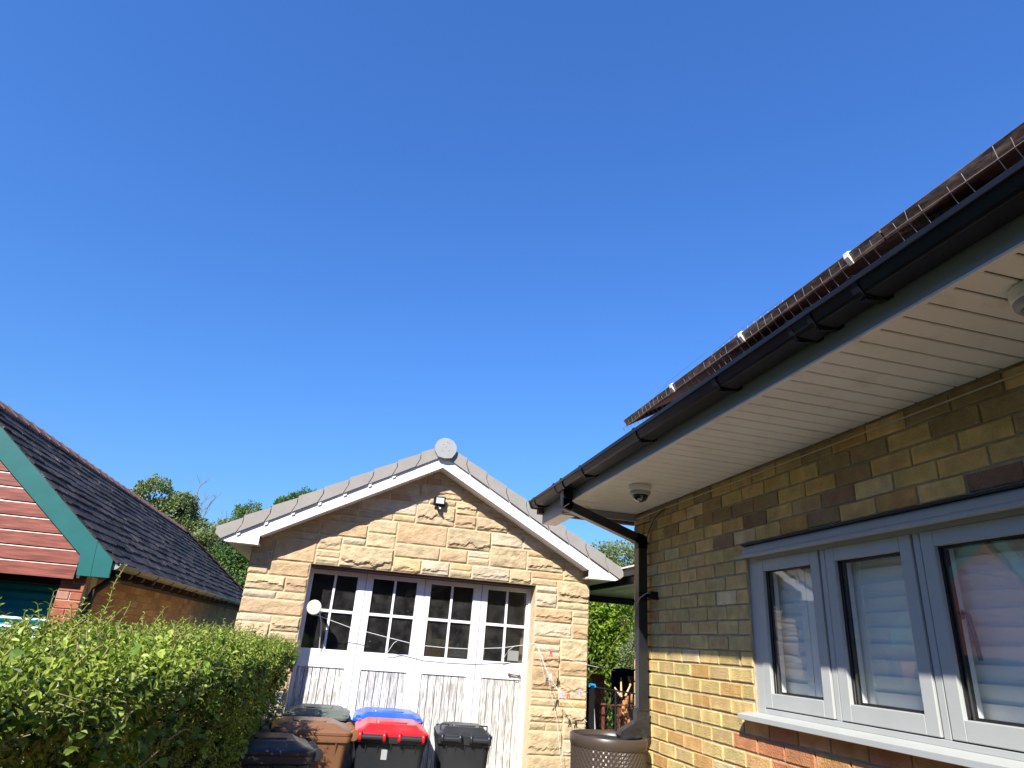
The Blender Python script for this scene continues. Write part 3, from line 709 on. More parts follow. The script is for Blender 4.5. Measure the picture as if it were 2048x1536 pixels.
def stone(x0, x1, z0, z1, amp, tintv, sd, side=None):
    j = 0.0045
    x0 += j; x1 -= j; z0 += j; z1 -= j
    st = 0.0125
    n = max(3, int((x1 - x0) / st)); m = max(3, int((z1 - z0) / st)); b = len(SV)
    H = z1 - z0; W_ = x1 - x0
    ledge = rnd.random() < 0.62 and H > 0.06
    lh = rnd.uniform(0.16, 0.42)
    for a in range(n + 1):
        for c in range(m + 1):
            u, v = a / n, c / m
            x = x0 + W_ * u; z = z0 + H * v
            du = min(u, 1 - u) * W_; dv = min(v, 1 - v) * H
            edge = min(du, dv)
            k = min(1, edge / 0.016); k = k * (2 - k)
            d = 0.008 + 0.004 * k
            if edge > 1e-6:
                f1 = noise.fractal(Vector((x * 7 + sd, z * 11, sd * 1.7)), 0.9, 2.1, 4)
                f2 = noise.fractal(Vector((x * 26 + sd, z * 40, sd)), 0.8, 2.0, 3)
                d += k * (amp * (0.45 + 0.55 * f1) + 0.0022 * f2)
                if ledge:
                    wl_ = lh + 0.22 * noise.noise(Vector((x * 9 + sd * 3, sd, 0))) + 0.10 * noise.noise(Vector((x * 30, sd, 2)))
                    tt = (v - wl_) * H / 0.012
                    tt = max(0, min(1, tt))
                    d += k * amp * 0.95 * tt * (1 - 0.45 * (v - wl_) / (1.001 - wl_) if v > wl_ else 1)
            else:
                x += random.uniform(-.001, .001); z += random.uniform(-.0015, .0015)
            SV.append((x, GY - d, z))
    for a in range(n):
        for c in range(m):
            q = b + a * (m + 1) + c
            SF.append((q, q + m + 1, q + m + 2, q + 1)); SC.append(tintv)
    # skirt to mortar
    ring = [b + a * (m + 1) for a in range(n + 1)] + [b + n * (m + 1) + c for c in range(1, m + 1)] + [b + a * (m + 1) + m for a in range(n - 1, -1, -1)] + [b + c for c in range(m - 1, 0, -1)]
    b2 = len(SV)
    for q in ring: SV.append((SV[q][0], GY - 0.002, SV[q][2]))
    for i_ in range(len(ring)):
        SF.append((ring[i_], b2 + i_, b2 + (i_ + 1) % len(ring), ring[(i_ + 1) % len(ring)])); SC.append(tintv)
for sid, (i, k, ww, hh) in enumerate(stones):
    z0s = zbase + k * chh
    if z0s < 0.35: continue
    q = rnd.random(); v = rnd.uniform(0.88, 1.10)
    base = (0.50, 0.385, 0.235)
    if q < 0.22: base = (0.53, 0.44, 0.31)
    elif q < 0.36: base = (0.50, 0.35, 0.20)
    elif q < 0.42: base = (0.53, 0.385, 0.20)
    elif q < 0.5: base = (0.47, 0.33, 0.20)
    x0s = GC - HW + i * cw; x1s = x0s + ww * cw
    if k < 32 and grid[min(nx - 1, i + ww), k] == -1 and x1s < GC: x1s = DO[0] + random.uniform(-0.004, 0.006)
    if k < 32 and i > 0 and grid[i - 1, k] == -1 and x0s > GC: x0s = DO[1] + random.uniform(-0.006, 0.004)
    if i == 0: x0s -= 0.012 + rnd.uniform(0, 0.02)
    if i + ww >= nx: x1s += 0.012
    stone(x0s, x1s, z0s, z0s + hh * chh, {1: 0.009, 2: 0.016, 3: 0.020}[min(3, hh)] * rnd.uniform(0.6, 1.2), tuple(c * v for c in base), sid * 3.17 + 1)
SVa = np.array(SV); SFa = np.array(SF)
np_mesh('stone_facing', SVa, SFa, M['stone'], gar, fac=np.array(SC), smooth=False)
b = MB()
yb0 = GY - 0.0055
b.box(GC - HW, DO[0], yb0, GY + 0.30, GZ, 2.203, 0); b.box(DO[1], GC + HW, yb0, GY + 0.30, GZ, 2.203, 0)
b.prism([(GC - HW, 2.203), (GC + HW, 2.203), (GC + HW, 3.46 - .537 * HW), (GC, 3.46), (GC - HW, 3.46 - .537 * HW)], 'y', yb0, GY + 0.30, 0)
b.box(GC - HW, GC - HW + 0.25, GY + 0.30, 12.5, GZ, 2.45); b.box(GC + HW - 0.25, GC + HW, GY + 0.30, 12.5, GZ, 2.45); b.box(GC - HW, GC + HW, 12.3, 12.5, GZ, 3.0)
b.build('wall', M['stone_mortar'], gar)
# rough stone ends on the left return and jamb stones
b = MB(); rnd = random.Random(5)
for side, xx, sgn in ((0, GC - HW, -1), (1, DO[1], -1)):
    zc = 0.3
    while zc < 2.35:
        hgt = rnd.choice([0.073, 0.146, 0.146, 0.219]); v = rnd.uniform(0.85, 1.1)
        if side == 1 and zc + hgt > 2.2: break
        t = (0.55 * v, 0.38 * v, 0.21 * v)
        if side == 0:
            for yy in (7.03, 7.33, 7.7): b.box(xx - rnd.uniform(0.004, 0.02), xx + 0.02, yy, yy + 0.29, zc + 0.004, zc + hgt - 0.004, 0, t)
        zc += hgt
b.build('side_stones', M['stone'], gar, bevel=0.008)
b = MB(); b.box(DO[0] + 0.01, DO[1] - 0.01, GY + 0.03, GY + 0.2, 2.180, 2.2025); b.build('lintel', M['sillbrown'], gar)
# interior darkness + things inside
b = MB(); b.box(GC - HW + 0.26, GC + HW - 0.26, 9.6, 9.62, GZ, 2.9); b.box(GC - HW + 0.26, GC + HW - 0.26, GY + 0.3, 12.2, 2.46, 2.5); b.build('interior', M['dark'], gar)
# roof planes
tn = 0.535; GV = 0.817
b = MB()
for sg in (-1, 1):
    vs = [(GV, 6.7875, 3.554), (GV + sg * 2.058, 6.7875, 3.554 - tn * 2.058), (GV + sg * 2.058, 12.6, 3.554 - tn * 2.058), (GV, 12.6, 3.554)]
    vs2 = [(x, y, z - 0.06) for x, y, z in vs]
    fs = [(0, 1, 2, 3), (7, 6, 5, 4), (0, 4, 5, 1), (1, 5, 6, 2), (2, 6, 7, 3)]
    b.add(vs + vs2, fs if sg < 0 else [f_[::-1] for f_ in fs])
b.build('roof', M['tile_grey'], gar)
# verge caps
def verge(sg, idx):
    L = 2.088 / 9
    d0 = 2.094 - idx * L; d1 = d0 - L   # distance from centre, lower & upper end
    zt = lambda d: 3.5545 - tn * d; zbm = lambda d: 3.4262 - tn * d
    lift = 0.016
    b = MB()
    if idx == 0: poly = [(d0 + 0.0, zt(d0) - 0.0), (d0 + 0.008, zt(d0) - 0.055), (d0 - 0.05, zbm(d0 - 0.05)), (d1 + 0.058, zbm(d1 + 0.055) + 0.004), (d1 + 0.018, zbm(d1) + 0.06), (d1 + 0.018, zt(d1 + 0.018))]
    else: poly = [(d0 + 0.012, zt(d0 + 0.012) + lift), (d0 + 0.01, zt(d0) - 0.062), (d0 + 0.050, zbm(d0 + 0.05) - 0.001), (d1 + 0.058, zbm(d1 + 0.058) + 0.004), (d1 + 0.018, zbm(d1) + 0.062), (d1 + 0.018, zt(d1 + 0.018))]
    yf = 6.7595 - (0.0 if idx == 0 else 0.0)
    pl = [(GV + sg * d, z) for d, z in poly]
    b.prism(pl, 'y', yf - 0.006 * (idx % 2) - 0.001 * random.random(), 6.7795)
    # top flange with raised lip
    q = [(GV + sg * (d0 + 0.008), zt(d0 + 0.012) + lift), (GV + sg * (d0 + 0.012), zt(d0 + 0.012) - 0.01), (GV + sg * d1, zt(d1) - 0.012), (GV + sg * d1, zt(d1) + 0.0005)]
    b.prism(q, 'y', 6.7800, 6.98)
    return b
for sg in (-1, 1):
    for idx in range(9):
        verge(sg, idx).build('verge_cap', M['tile_grey'], gar, bevel=0.003)
for sg in (-1, 1):
    for idx in range(9):
        d = 2.094 - idx * 2.088 / 9 - 0.20
        if sg == -1 and d > 0.3:
            b = MB(); zz = 3.411 - tn * d; b.prism([(GV + sg * (d - 0.014), zz + tn * .014 + 0.006), (GV + sg * (d + 0.014), zz - tn * .014 + 0.006), (GV + sg * (d + 0.014), zz - tn * .014 - 0.018), (GV + sg * (d - 0.014), zz + tn * .014 - 0.018)], 'y', 6.7655, 6.7735); b.build('verge_clip', M['upvc'], gar)
b = MB(); pr_ = [(GV + 0.118 * math.cos(a), 3.504 + 0.115 * math.sin(a)) for a in [math.radians(-38 + 256 * i / 22) for i in range(23)]] + [(GV - 0.075, 3.405), (GV, 3.392), (GV + 0.075, 3.405)]
b.prism(pr_, 'y', 6.7175, 6.7875); rc = b.build('ridge_cap', M['cap_grey'], gar, bevel=0.012, seg=3)
for dx, dz in ((-0.03, 0.045), (0.03, 0.06), (-0.04, -0.03), (0.035, -0.02), (0.0, 0.02), (0.01, 0.075)):
    b = MB(); b.lathe([(0.006, 0.0), (0.005, -0.0025), (0, -0.003)], (GV + dx, 6.7165, 3.504 + dz), 'y', 10); b.build('nail', M['lead'], rc)
b = MB(); b.tube([(GV, 6.7975, 3.539), (GV, 12.6, 3.539)], 0.10, 16); b.build('ridge', M['tile_grey'], gar)
# bargeboard
b = MB(); zb_ = lambda d: 3.3044 - 0.537 * d
for sg in (-1, 1):
    pl = [(0, zb_(0)), (1.697, zb_(1.697)), (1.697, 2.309), (1.995, 2.311), (2.058, 3.435 - tn * 2.058), (0, 3.435)]
    b.prism([(GV + sg * d, z) for d, z in pl], 'y', 6.7800, 6.7995)
b.build('bargeboard', M['upvc'], gar)
b = MB()
for sg in (-1, 1):
    x0_, x1_ = GV + sg * 1.697, GV + sg * 1.993
    b.box(x0_, x1_, 6.8000, 12.6, 2.3115, 2.33)          # eaves soffit
    b.box(x1_ - sg * 0.012, x1_, 6.8000, 12.6, 2.322, 2.44)
    vs = [(GV, 6.8000, zb_(0) + 0.004), (GV + sg * 1.696, 6.8000, zb_(1.696) + 0.004), (GV + sg * 1.696, GY, zb_(1.696) + 0.004), (GV, GY, zb_(0) + 0.004)]
    b.add(vs, [(0, 1, 2, 3)])
b.build('eaves_soffit', M['upvc'], gar)
# timber frame + doors
YD = 7.2
for xa, xb in ((DO[0] - 0.003, DO[0] + 0.022), (DO[1] - 0.022, DO[1] + 0.003)):
    b = MB(); b.box(xa, xb, YD - 0.02, YD + 0.06, GZ, 2.18); b.build('door_jamb', M['white_paint'], gar)
leaves = [(-0.345, 0.204), (0.208, 0.821), (0.825, 1.441), (1.447, 1.988)]
glassx = [(-0.335, 0.116), (0.280, 0.738), (0.891, 1.353), (1.515, 1.950)]
for li, ((a, c), (ga, gb)) in enumerate(zip(leaves, glassx)):
    gz0, gz1 = 1.418, 2.132
    d = MB()
    a2 = min(a, ga - 0.012)
    d.box(a2, ga, YD, YD + 0.045, GZ + 0.02, 2.176); d.box(gb, c, YD, YD + 0.045, GZ + 0.02, 2.176)
    d.box(ga, gb, YD, YD + 0.045, gz1, 2.176); d.box(ga, gb, YD, YD + 0.045, 1.252, gz0)
    d.box(ga, gb, YD, YD + 0.045, GZ + 0.02, GZ + 0.2)
    mx = (ga + gb) / 2; mz = 1.778
    d.box(mx - 0.012, mx + 0.012, YD + 0.004, YD + 0.04, gz0, gz1); d.box(ga, mx - 0.012, YD + 0.004, YD + 0.04, mz - 0.014, mz + 0.014); d.box(mx + 0.012, gb, YD + 0.004, YD + 0.04, mz - 0.014, mz + 0.014)
    leaf = d.build('door', M['white_paint'], gar, bevel=0.003)
    d = MB(); nb = 6; bw = (gb - ga) / nb
    for q in range(nb):
        d.box(ga + q * bw + 0.003, ga + (q + 1) * bw - 0.003, YD + 0.012 + random.uniform(0, .002), YD + 0.03, GZ + 0.2, 1.252)
    d.box(ga, gb, YD + 0.031, YD + 0.034, GZ + 0.2, 1.252, 1)
    d.build('board_panel', [M['flaky'], M['dark']], leaf, bevel=0.0015)
    for (pa, pb) in ((ga, mx - 0.012), (mx + 0.012, gb)):
        for (qa, qb) in ((gz0, mz - 0.014), (mz + 0.014, gz1)):
            d = MB(); d.add([(pa, YD + 0.024, qa), (pb, YD + 0.024, qa), (pb, YD + 0.024, qb), (pa, YD + 0.024, qb)], [(0, 1, 2, 3)]); d.build('pane', M['gglass'], leaf)
    if li == 3:
        d = MB(); d.tube([(1.806, YD - 0.02, 1.304), (1.914, YD - 0.02, 1.297)], 0.006, 8)
        for px, pz in ((1.806, 1.304), (1.914, 1.297)): d.lathe([(0, -0.028), (0.014, -0.026), (0.015, -0.018), (0.015, 0)], (px, YD, pz), 'y', 14)
        d.lathe([(0, -0.012), (0.012, -0.01), (0.013, 0)], (1.979, YD, 1.30), 'y', 14)
        d.tube([(1.83, YD - 0.02, 1.30), (1.85, YD - 0.03, 1.275), (1.89, YD - 0.03, 1.272), (1.90, YD - 0.02, 1.298)], 0.003, 6)
        d.build('handle', M['brass'], leaf)
# things seen through the glass
b = MB(); b.box(1.785, 1.905, YD + 0.028, YD + 0.030, 1.435, 1.535); b.build('paper_notice', M['paper'], label='blank white paper behind the lower right pane of the garage door', cat='paper')
b = MB(); b.beam((1.60, 7.7, 1.45), (1.62, 7.7, 1.80), 0.05, 0.03); b.beam((2.02, 7.55, 1.3), (2.04, 7.55, 1.78), 0.07, 0.03); b.beam((1.5, 7.9, 1.42), (2.1, 7.6, 1.72), 0.02, 0.02)
b.build('timber_offcuts', M['ply'], label='bare timber battens leaning inside the garage behind the fourth door', cat='timber')

# floodlight
root = empty('floodlight', (0.84, 6.97, 2.96), 'small black square floodlight with sensor on the stone gable', 'light')
b = MB(); b.box(0.79, 0.895, 6.895, 6.925, 2.925, 3.01); b.box(0.775, 0.905, 6.925, 6.94, 2.915, 3.02)
b.tube([(0.84, 6.94, 2.95), (0.84, 6.985, 2.94)], 0.02, 10); b.build('housing', M['gutter'], root, bevel=0.008)
b = MB(); b.box(0.80, 0.885, 6.8925, 6.8945, 2.938, 3.0); b.build('lens', M['lens'], root, bevel=0.0008)
b = MB(); b.lathe([(0.0, -0.022), (0.018, -0.02), (0.026, -0.008), (0.026, 0.012), (0.015, 0.02)], (0.842, 6.92, 2.895), n=16); b.build('sensor', M['gutter'], root)
b = MB(); b.lathe([(0.0, -0.010), (0.009, -0.007), (0.012, 0)], (0.85, 6.893, 2.885), 'y', 12); b.build('sensor_eye', M['upvc'], root)

# cream round fitting with cord in front of first pane
root = empty('round_speaker', (-0.262, 6.98, 1.79), 'small round cream fitting with white cords at the left door jamb', 'speaker')
b = MB(); b.lathe([(0, -0.030), (0.045, -0.033), (0.062, -0.040), (0.068, -0.036), (0.070, -0.01), (0.060, 0.02), (0.03, 0.03), (0, 0.03)], (-0.262, 6.93, 1.79), 'y', 28)
b.build('face', M['cream'], root)
b = MB(); b.beam((-0.262, 6.96, 1.735), (-0.20, 6.99, 1.755), 0.02, 0.012); b.beam((-0.20, 6.99, 1.755), (-0.20, 7.2, 1.77), 0.02, 0.012); b.build('mount', M['upvc'], root)
b = MB(); b.tube([(-0.205, 6.97, 1.745), (-0.175, 7.05, 1.66), (-0.165, 7.12, 1.55), (-0.155, 7.17, 1.42)], 0.0045, 6); b.build('cord', M['cable_w'], root)
b = MB(); pts = [(-0.27, 6.95, 1.735), (-0.137 , 7.0, 1.70), (0.109, 7.05, 1.635), (0.461, 7.05, 1.575), (0.798, 7.05, 1.521), (1.05, 7.05, 1.515), (1.323, 7.05, 1.520), (1.68, 7.05, 1.555), (1.921, 7.03, 1.602), (2.02, 6.97, 1.62)]
b.tube(pts, 0.0030, 6)
b.tube([(0.60, 7.05, 1.555), (0.56, 7.08, 1.52), (0.53, 7.12, 1.46), (0.51, 7.17, 1.41)], 0.003, 6)
b.tube([(1.80, 7.05, 1.575), (1.76, 7.08, 1.54), (1.73, 7.12, 1.48), (1.71, 7.17, 1.42)], 0.003, 6)
b.build('white_cord', M['cable_w'], label='white cord strung across the garage door panes from the round fitting', cat='cord')
# washing line strands on the right pier
b = MB()
hk = Vector((2.03, 6.95, 1.605))
ends = [((2.10, 6.7, 1.543), (2.44, 6.6, 1.46), (2.707, 6.5, 1.425)), ((2.08, 6.8, 1.30), (2.248, 6.7, 1.178), (2.43, 6.5, 1.22)), ((2.12, 6.78, 1.31), (2.30, 6.7, 1.11), (2.47, 6.62, 0.95)), ((2.14, 6.85, 1.28), (2.22, 6.8, 0.95), (2.27, 6.75, 0.56)), ((2.10, 6.85, 1.40), (2.29, 6.8, 1.10), (2.462, 6.75, 0.72))]
for e in ends: b.tube([hk] + [Vector(q) for q in e], 0.0017, 5)
b.build('washing_line', M['cable_w'], label='tangled thin washing line fanned out over the right stone pier', cat='washing line')
for kind, p, lab in (('pink', (2.101, 6.7, 1.543), 'bright pink clothes peg on the upper strand of the washing line'), ('dark', (2.08, 6.72, 1.29), 'dark clothes peg hanging on the stone pier'), ('lilac', (2.235, 6.7, 1.18), 'lilac clothes peg at the bend of the washing line'), ('red', (2.30, 6.7, 1.172), 'small red clothes peg beside the lilac one'), ('white', (2.12, 6.74, 1.33), 'whitish clothes peg just above the dark one'), ('lilac', (2.42, 6.7, 1.21), 'pale violet clothes peg near the right corner of the garage')):
    root = empty('clothes_peg', p, lab, 'clothes peg', 'clothes pegs on the washing line')
    b = MB(); x, y, z = p
    b.beam((x - 0.005, y, z + 0.022), (x - 0.012, y, z - 0.038), 0.007, 0.010); b.beam((x + 0.005, y, z + 0.022), (x + 0.012, y, z - 0.038), 0.007, 0.010); b.beam((x - 0.007, y, z), (x + 0.007, y, z), 0.009, 0.007)
    b.build('peg_body', PEG[kind], root)
# rope and cable loop to the pipe
b = MB(); b.tube([(2.05, 4.276, 1.985), (2.00, 4.27, 1.975), (1.965, 4.29, 1.945), (1.955, 4.36, 1.89), (1.97, 4.46, 1.80), (2.02, 4.56, 1.62)], 0.0038, 6); b.build('cable_loop', M['cable_g'], label='grey cable looping from the wall hook round the black downpipe', cat='cable')
b = MB(); b.tube([(2.455, 6.6, 1.34), (2.40, 6.0, 1.53), (2.28, 5.3, 1.76), (1.94, 4.5, 1.80)], 0.0035, 6); b.build('slack_rope', M['stick'], label='thin tan rope sloping from the garage corner up to the downpipe', cat='rope')

# ================================================================== BINS
def make_bin(name, loc, rot, w, dpt, h, lidm, bodym, label, cat='wheelie bin', sticker=False, loops=False):
    root = empty(name, (0, 0, 0), label, cat, 'wheelie bins in front of the garage doors')
    hb = h - 0.09
    b = MB()
    b.rloft([(0, 0.03, w * 0.76, dpt * 0.66, 0.04, 0.03), (0, 0.02, w * 0.80, dpt * 0.74, 0.045, 0.35), (0, 0.0, w * 0.88, dpt * 0.86, 0.05, hb - 0.10), (0, 0.0, w * 0.90, dpt * 0.88, 0.05, hb - 0.06)], cap1=False)
    b.rloft([(0, 0, w * 0.90, dpt * 0.88, 0.05, hb - 0.06), (0, 0, w * 0.98, dpt * 0.97, 0.05, hb - 0.045), (0, 0, w * 0.985, dpt * 0.98, 0.05, hb), (0, 0, w * 0.93, dpt * 0.92, 0.05, hb), (0, 0, w * 0.86, dpt * 0.84, 0.05, hb - 0.3)], cap0=False)
    for sx in (-0.33, -0.17, 0.0, 0.17, 0.33):
        for sgn in (-1, 1):
            y = sgn * dpt * 0.44
            b.prism([(y * 0.985, hb - 0.05), (y * 1.10, hb - 0.05), (y * 0.985, hb - 0.14)], 'x', sx * w - 0.004, sx * w + 0.004)
    for sy in (-0.3, 0.0, 0.3):
        for sgn in (-1, 1):
            x = sgn * w * 0.45
            b.prism([(x * 0.985, hb - 0.05), (x * 1.09, hb - 0.05), (x * 0.985, hb - 0.15)], 'y', sy * dpt - 0.004, sy * dpt + 0.004)
    b.box(-w * 0.2, w * 0.2, dpt * 0.30, dpt * 0.385, 0.10, 0.5)
    b.build('body', bodym, root, bevel=0.002)
    b = MB()
    b.rloft([(0, -0.004, w * 1.0, dpt * 1.0, 0.055, hb + 0.002), (0, -0.004, w * 1.01, dpt * 1.01, 0.055, hb + 0.022), (0, -0.004, w * 0.97, dpt * 0.97, 0.055, hb + 0.032), (0, -0.02, w * 0.84, dpt * 0.82, 0.05, hb + 0.046), (0, -0.03, w * 0.70, dpt * 0.64, 0.04, hb + 0.072), (0, -0.03, w * 0.68, dpt * 0.62, 0.04, hb + 0.074)])
    b.rloft([(0, -0.03, w * 0.44, dpt * 0.42, 0.02, hb + 0.073), (0, -0.03, w * 0.43, dpt * 0.41, 0.02, hb + 0.082)])
    for x in (-0.42, -0.10, 0.10, 0.42):
        b.lathe([(0, -0.011), (0.037, -0.011), (0.041, 0), (0.037, 0.011), (0, 0.011)], (x * w, dpt * 0.51, hb + 0.002), 'x', 18)
        b.box(x * w - 0.010, x * w + 0.010, dpt * 0.44, dpt * 0.51, hb + 0.005, hb + 0.031)
    b.box(-w * 0.46, -w * 0.40, -dpt * 0.47, -dpt * 0.40, hb + 0.028, hb + 0.05); b.box(w * 0.40, w * 0.46, -dpt * 0.47, -dpt * 0.40, hb + 0.028, hb + 0.05)
    if loops:
        for sx in (-1, 1):
            x = sx * w * 0.36
            b.tube([(x - 0.035, 0.1, hb + 0.03), (x - 0.033, 0.1, hb + 0.085), (x + 0.033, 0.1, hb + 0.085), (x + 0.035, 0.1, hb + 0.03)], 0.008, 6)
    b.build('lid', lidm, root, bevel=0.003)
    for (x0, x1) in ((-0.42, -0.10), (0.10, 0.42)):
        b = MB(); b.tube([(x0 * w, dpt * 0.525, hb - 0.004), (x1 * w, dpt * 0.525, hb - 0.004)], 0.021, 14)
        b.build('handle', M['bin_black'] if bodym is not M['bin_brown'] else bodym, root)
    for sx in (-1, 1):
        b = MB(); b.lathe([(0, -0.025), (0.07, -0.025), (0.098, -0.02), (0.10, 0), (0.098, 0.02), (0.07, 0.025), (0, 0.025)], (sx * w * 0.44, dpt * 0.40, 0.10), 'x', 24); b.build('wheel', M['rubber'], root)
    if sticker:
        b = MB(); b.prism([(dpt * 0.442, hb - 0.16), (dpt * 0.446, hb - 0.16), (dpt * 0.448, hb - 0.09), (dpt * 0.444, hb - 0.09)], 'x', 0.02, 0.065)
        b.build('sticker', M['lead'], root)
    root.location = loc; root.rotation_euler = (0, 0, rot)
    return root
make_bin('wheelie_bin', (0.545, 6.05, GZ), R(178), 0.58, 0.66, 1.075, M['bin_red'], M['bin_black'], 'black wheelie bin with a bright red lid, front middle', sticker=True)
make_bin('wheelie_bin', (0.57, 6.80, GZ), R(-3), 0.62, 0.68, 1.09, M['bin_blue'], M['bin_black'], 'black wheelie bin with a blue lid behind the red-lidded one')
make_bin('wheelie_bin', (1.175, 6.20, GZ), R(176), 0.46, 0.54, 1.06, M['bin_black'], M['bin_black'], 'narrow all-black wheelie bin on the right in the sun', loops=True)
make_bin('wheelie_bin', (-0.08, 5.95, GZ), R(-86), 0.56, 0.60, 1.07, M['bin_brown'], M['bin_brown'], 'brown wheelie bin with brown lid between the hedge and the red-lidded bin')
make_bin('wheelie_bin', (-0.06, 6.80, GZ), R(-2), 0.56, 0.66, 1.09, M['bin_green'], M['bin_black'], 'wheelie bin with a dull grey-green lid behind the brown one')
make_bin('wheelie_bin', (-0.30, 5.12, GZ), R(-80), 0.54, 0.50, 1.05, M['bin_black'], M['bin_black'], 'black wheelie bin half in the hedge shade, nearest the hedge at lower left')

# ================================================================== WATER BUTT
WB = (1.775, 4.36, 0)
root = empty('water_butt', (WB[0], WB[1], GZ), 'dark brown rattan-effect water butt under the downpipe', 'water butt')
b = MB()
nseg, rows = 192, 116
vs, fs = [], []
for r_ in range(rows + 1):
    z = GZ + 0.0 + (1.045 - GZ) * r_ / rows
    rad = 0.205 + 0.033 * (r_ / rows)
    for k in range(nseg):
        a = 2 * math.pi * k / nseg
        wv = 0.0028 * math.sin(k * 2 * math.pi / 4 + 0.78 + ((r_ // 2) % 2) * math.pi) if 1 < r_ < rows - 1 else 0
        if (k // 12) % 2 == 1: wv *= 1.0
        rr = rad + wv + (0.002 if k % 60 == 0 else 0)
        vs.append((WB[0] + rr * math.cos(a), WB[1] + rr * math.sin(a), z))
for r_ in range(rows):
    for k in range(nseg): fs.append((r_ * nseg + k, r_ * nseg + (k + 1) % nseg, (r_ + 1) * nseg + (k + 1) % nseg, (r_ + 1) * nseg + k))
b.add(vs, fs, 0, None, False); b.build('barrel', M['rattan'], root)
b = MB(); b.lathe([(0.238, 1.03), (0.243, 1.034), (0.246, 1.06), (0.246, 1.092), (0.240, 1.098), (0.226, 1.096), (0.222, 1.06)], (WB[0], WB[1], 0), n=64); b.build('rim', M['rattan'], root)
b = MB(); b.lathe([(0.0, 1.075), (0.08, 1.08), (0.20, 1.065), (0.219, 1.07)], (WB[0], WB[1], 0), n=48, m=0)
b.build('lid', M['debris'], root)

# ================================================================== REAR CANOPY
root = empty('rear_canopy', (3.6, 7.0, GZ), 'flat-roofed black-edged canopy glimpsed between garage and bungalow', 'canopy')
b = MB(); b.box(2.95, 2.975, 5.3, 8.9, 2.285, 2.43); b.box(2.95, 6.0, 8.9, 8.93, 2.235, 2.42); b.box(2.90, 2.95, 5.3, 8.95, 2.36, 2.44); b.build('frame', M['metal_black'], root, bevel=0.003)
b = MB(); b.box(2.88, 6.0, 5.3, 8.95, 2.44, 2.455); b.box(2.975, 6.0, 5.3, 8.9, 2.32, 2.335); b.build('roof_sheet', M['soffit'], root)
b = MB(); b.box(3.25, 4.2, 7.2, 8.0, 2.312, 2.3195); b.build('skylight', M['poly'], root)
for px, py in ((5.9, 8.8), (5.9, 5.6)):
    b = MB(); b.box(px, px + 0.08, py, py + 0.08, GZ, 2.32); b.build('post', M['metal_black'], root)

# ================================================================== GATE AND GARDEN THINGS
root = empty('metal_gate', (3.0, 7.3, GZ), 'low black wire-mesh gate between the garage corner and the downpipe', 'gate')
b = MB(); b.tube([(2.62, 7.3, 1.245), (3.5, 7.3, 1.17)], 0.008, 8); b.tube([(2.62, 7.3, 0.05), (3.5, 7.3, 0.05)], 0.01, 8)
for x in (2.70, 3.05, 3.40): b.tube([(x, 7.3, GZ), (x, 7.3, 1.22)], 0.012, 8)
b.build('gate_frame', M['metal_black'], root)
b = MB()
for i in range(34):
    x = 2.55 + i * 0.035
    b.tube([(x, 7.302, 0.45), (x + 0.40, 7.302, 1.20)], 0.0016, 4, caps=False); b.tube([(x, 7.298, 1.20), (x + 0.40, 7.298, 0.45)], 0.0016, 4, caps=False)
b.build('mesh', M['metal_black'], root)
def wood_chair(x, y, s, label, n=4, tilt=0.06):
    root = empty('wooden_chair', (x, y, GZ), label, 'chair', 'brown wooden garden chairs behind the gate')
    w2 = 0.13 * s
    b = MB()
    for k in range(n):
        xx = x - w2 + (k + 0.5) * 2 * w2 / n
        b.beam((xx, y, 0.75), (xx + tilt * 0.4, y + 0.10, 1.325), 2 * w2 / n - 0.008, 0.018, upv=(0, 1, 0))
    b.beam((x - w2, y + 0.09, 1.31), (x + w2 + 0.02, y + 0.09, 1.31), 0.03, 0.06); b.build('backrest', M['chairwood'], root)
    b = MB()
    for k in range(5): b.beam((x - w2 * 1.2, y - 0.06 - 0.07 * k, 0.74 + 0.01 * k), (x + w2 * 1.2, y - 0.06 - 0.07 * k, 0.74 + 0.01 * k), 0.055, 0.02)
    b.build('seat', M['chairwood'], root)
    for sx in (-1, 1):
        b = MB(); b.beam((x + sx * w2 * 1.3, y + 0.05, 1.0), (x + sx * w2 * 1.3, y - 0.42, 1.05), 0.06, 0.02); b.build('armrest', M['chairwood'], root)
        for yy in (0.05, -0.38):
            b = MB(); b.beam((x + sx * w2 * 1.25, y + yy, GZ), (x + sx * w2 * 1.25, y + yy, 1.03), 0.03, 0.045); b.build('leg', M['chairwood'], root)
wood_chair(3.13, 8.0, 0.62, 'brown wooden slatted chair just behind the left part of the mesh gate')
wood_chair(3.66, 8.05, 0.8, 'brown wooden chair half hidden behind the bungalow corner')
root = empty('black_chair', (3.44, 8.5, GZ), 'black high-backed garden chair behind the sticks', 'chair')
b = MB(); pl = [(3.31, 0.95), (3.31, 1.38), (3.34, 1.405), (3.45, 1.42), (3.60, 1.41), (3.80, 1.39), (3.82, 0.95)]
b.prism([(x * 1.06, z) for x, z in pl], 'y', 8.5, 8.55); b.build('backrest', M['black'], root, bevel=0.01)
b = MB(); b.box(3.50, 4.05, 8.05, 8.5, 0.62, 0.72); b.build('seat', M['black'], root, bevel=0.01)
for x in (3.53, 4.0):
    for y in (8.1, 8.5): b = MB(); b.tube([(x, y, GZ), (x, y, 0.95)], 0.014, 8); b.build('leg', M['metal_black'], root)
root = empty('log_basket', (3.42, 7.75, GZ), 'wire basket of split orange logs with pale sticks poking out', 'log basket')
b = MB()
for k in range(9): b.tube([(3.34 + 0.018 * k, 7.7, 0.4), (3.345 + 0.018 * k, 7.7, 1.13)], 0.002, 4)
for z in (0.6, 0.85, 1.1): b.tube([(3.33, 7.7, z), (3.50, 7.7, z)], 0.003, 5)
b.build('basket', M['metal_black'], root)
rnd = random.Random(8)
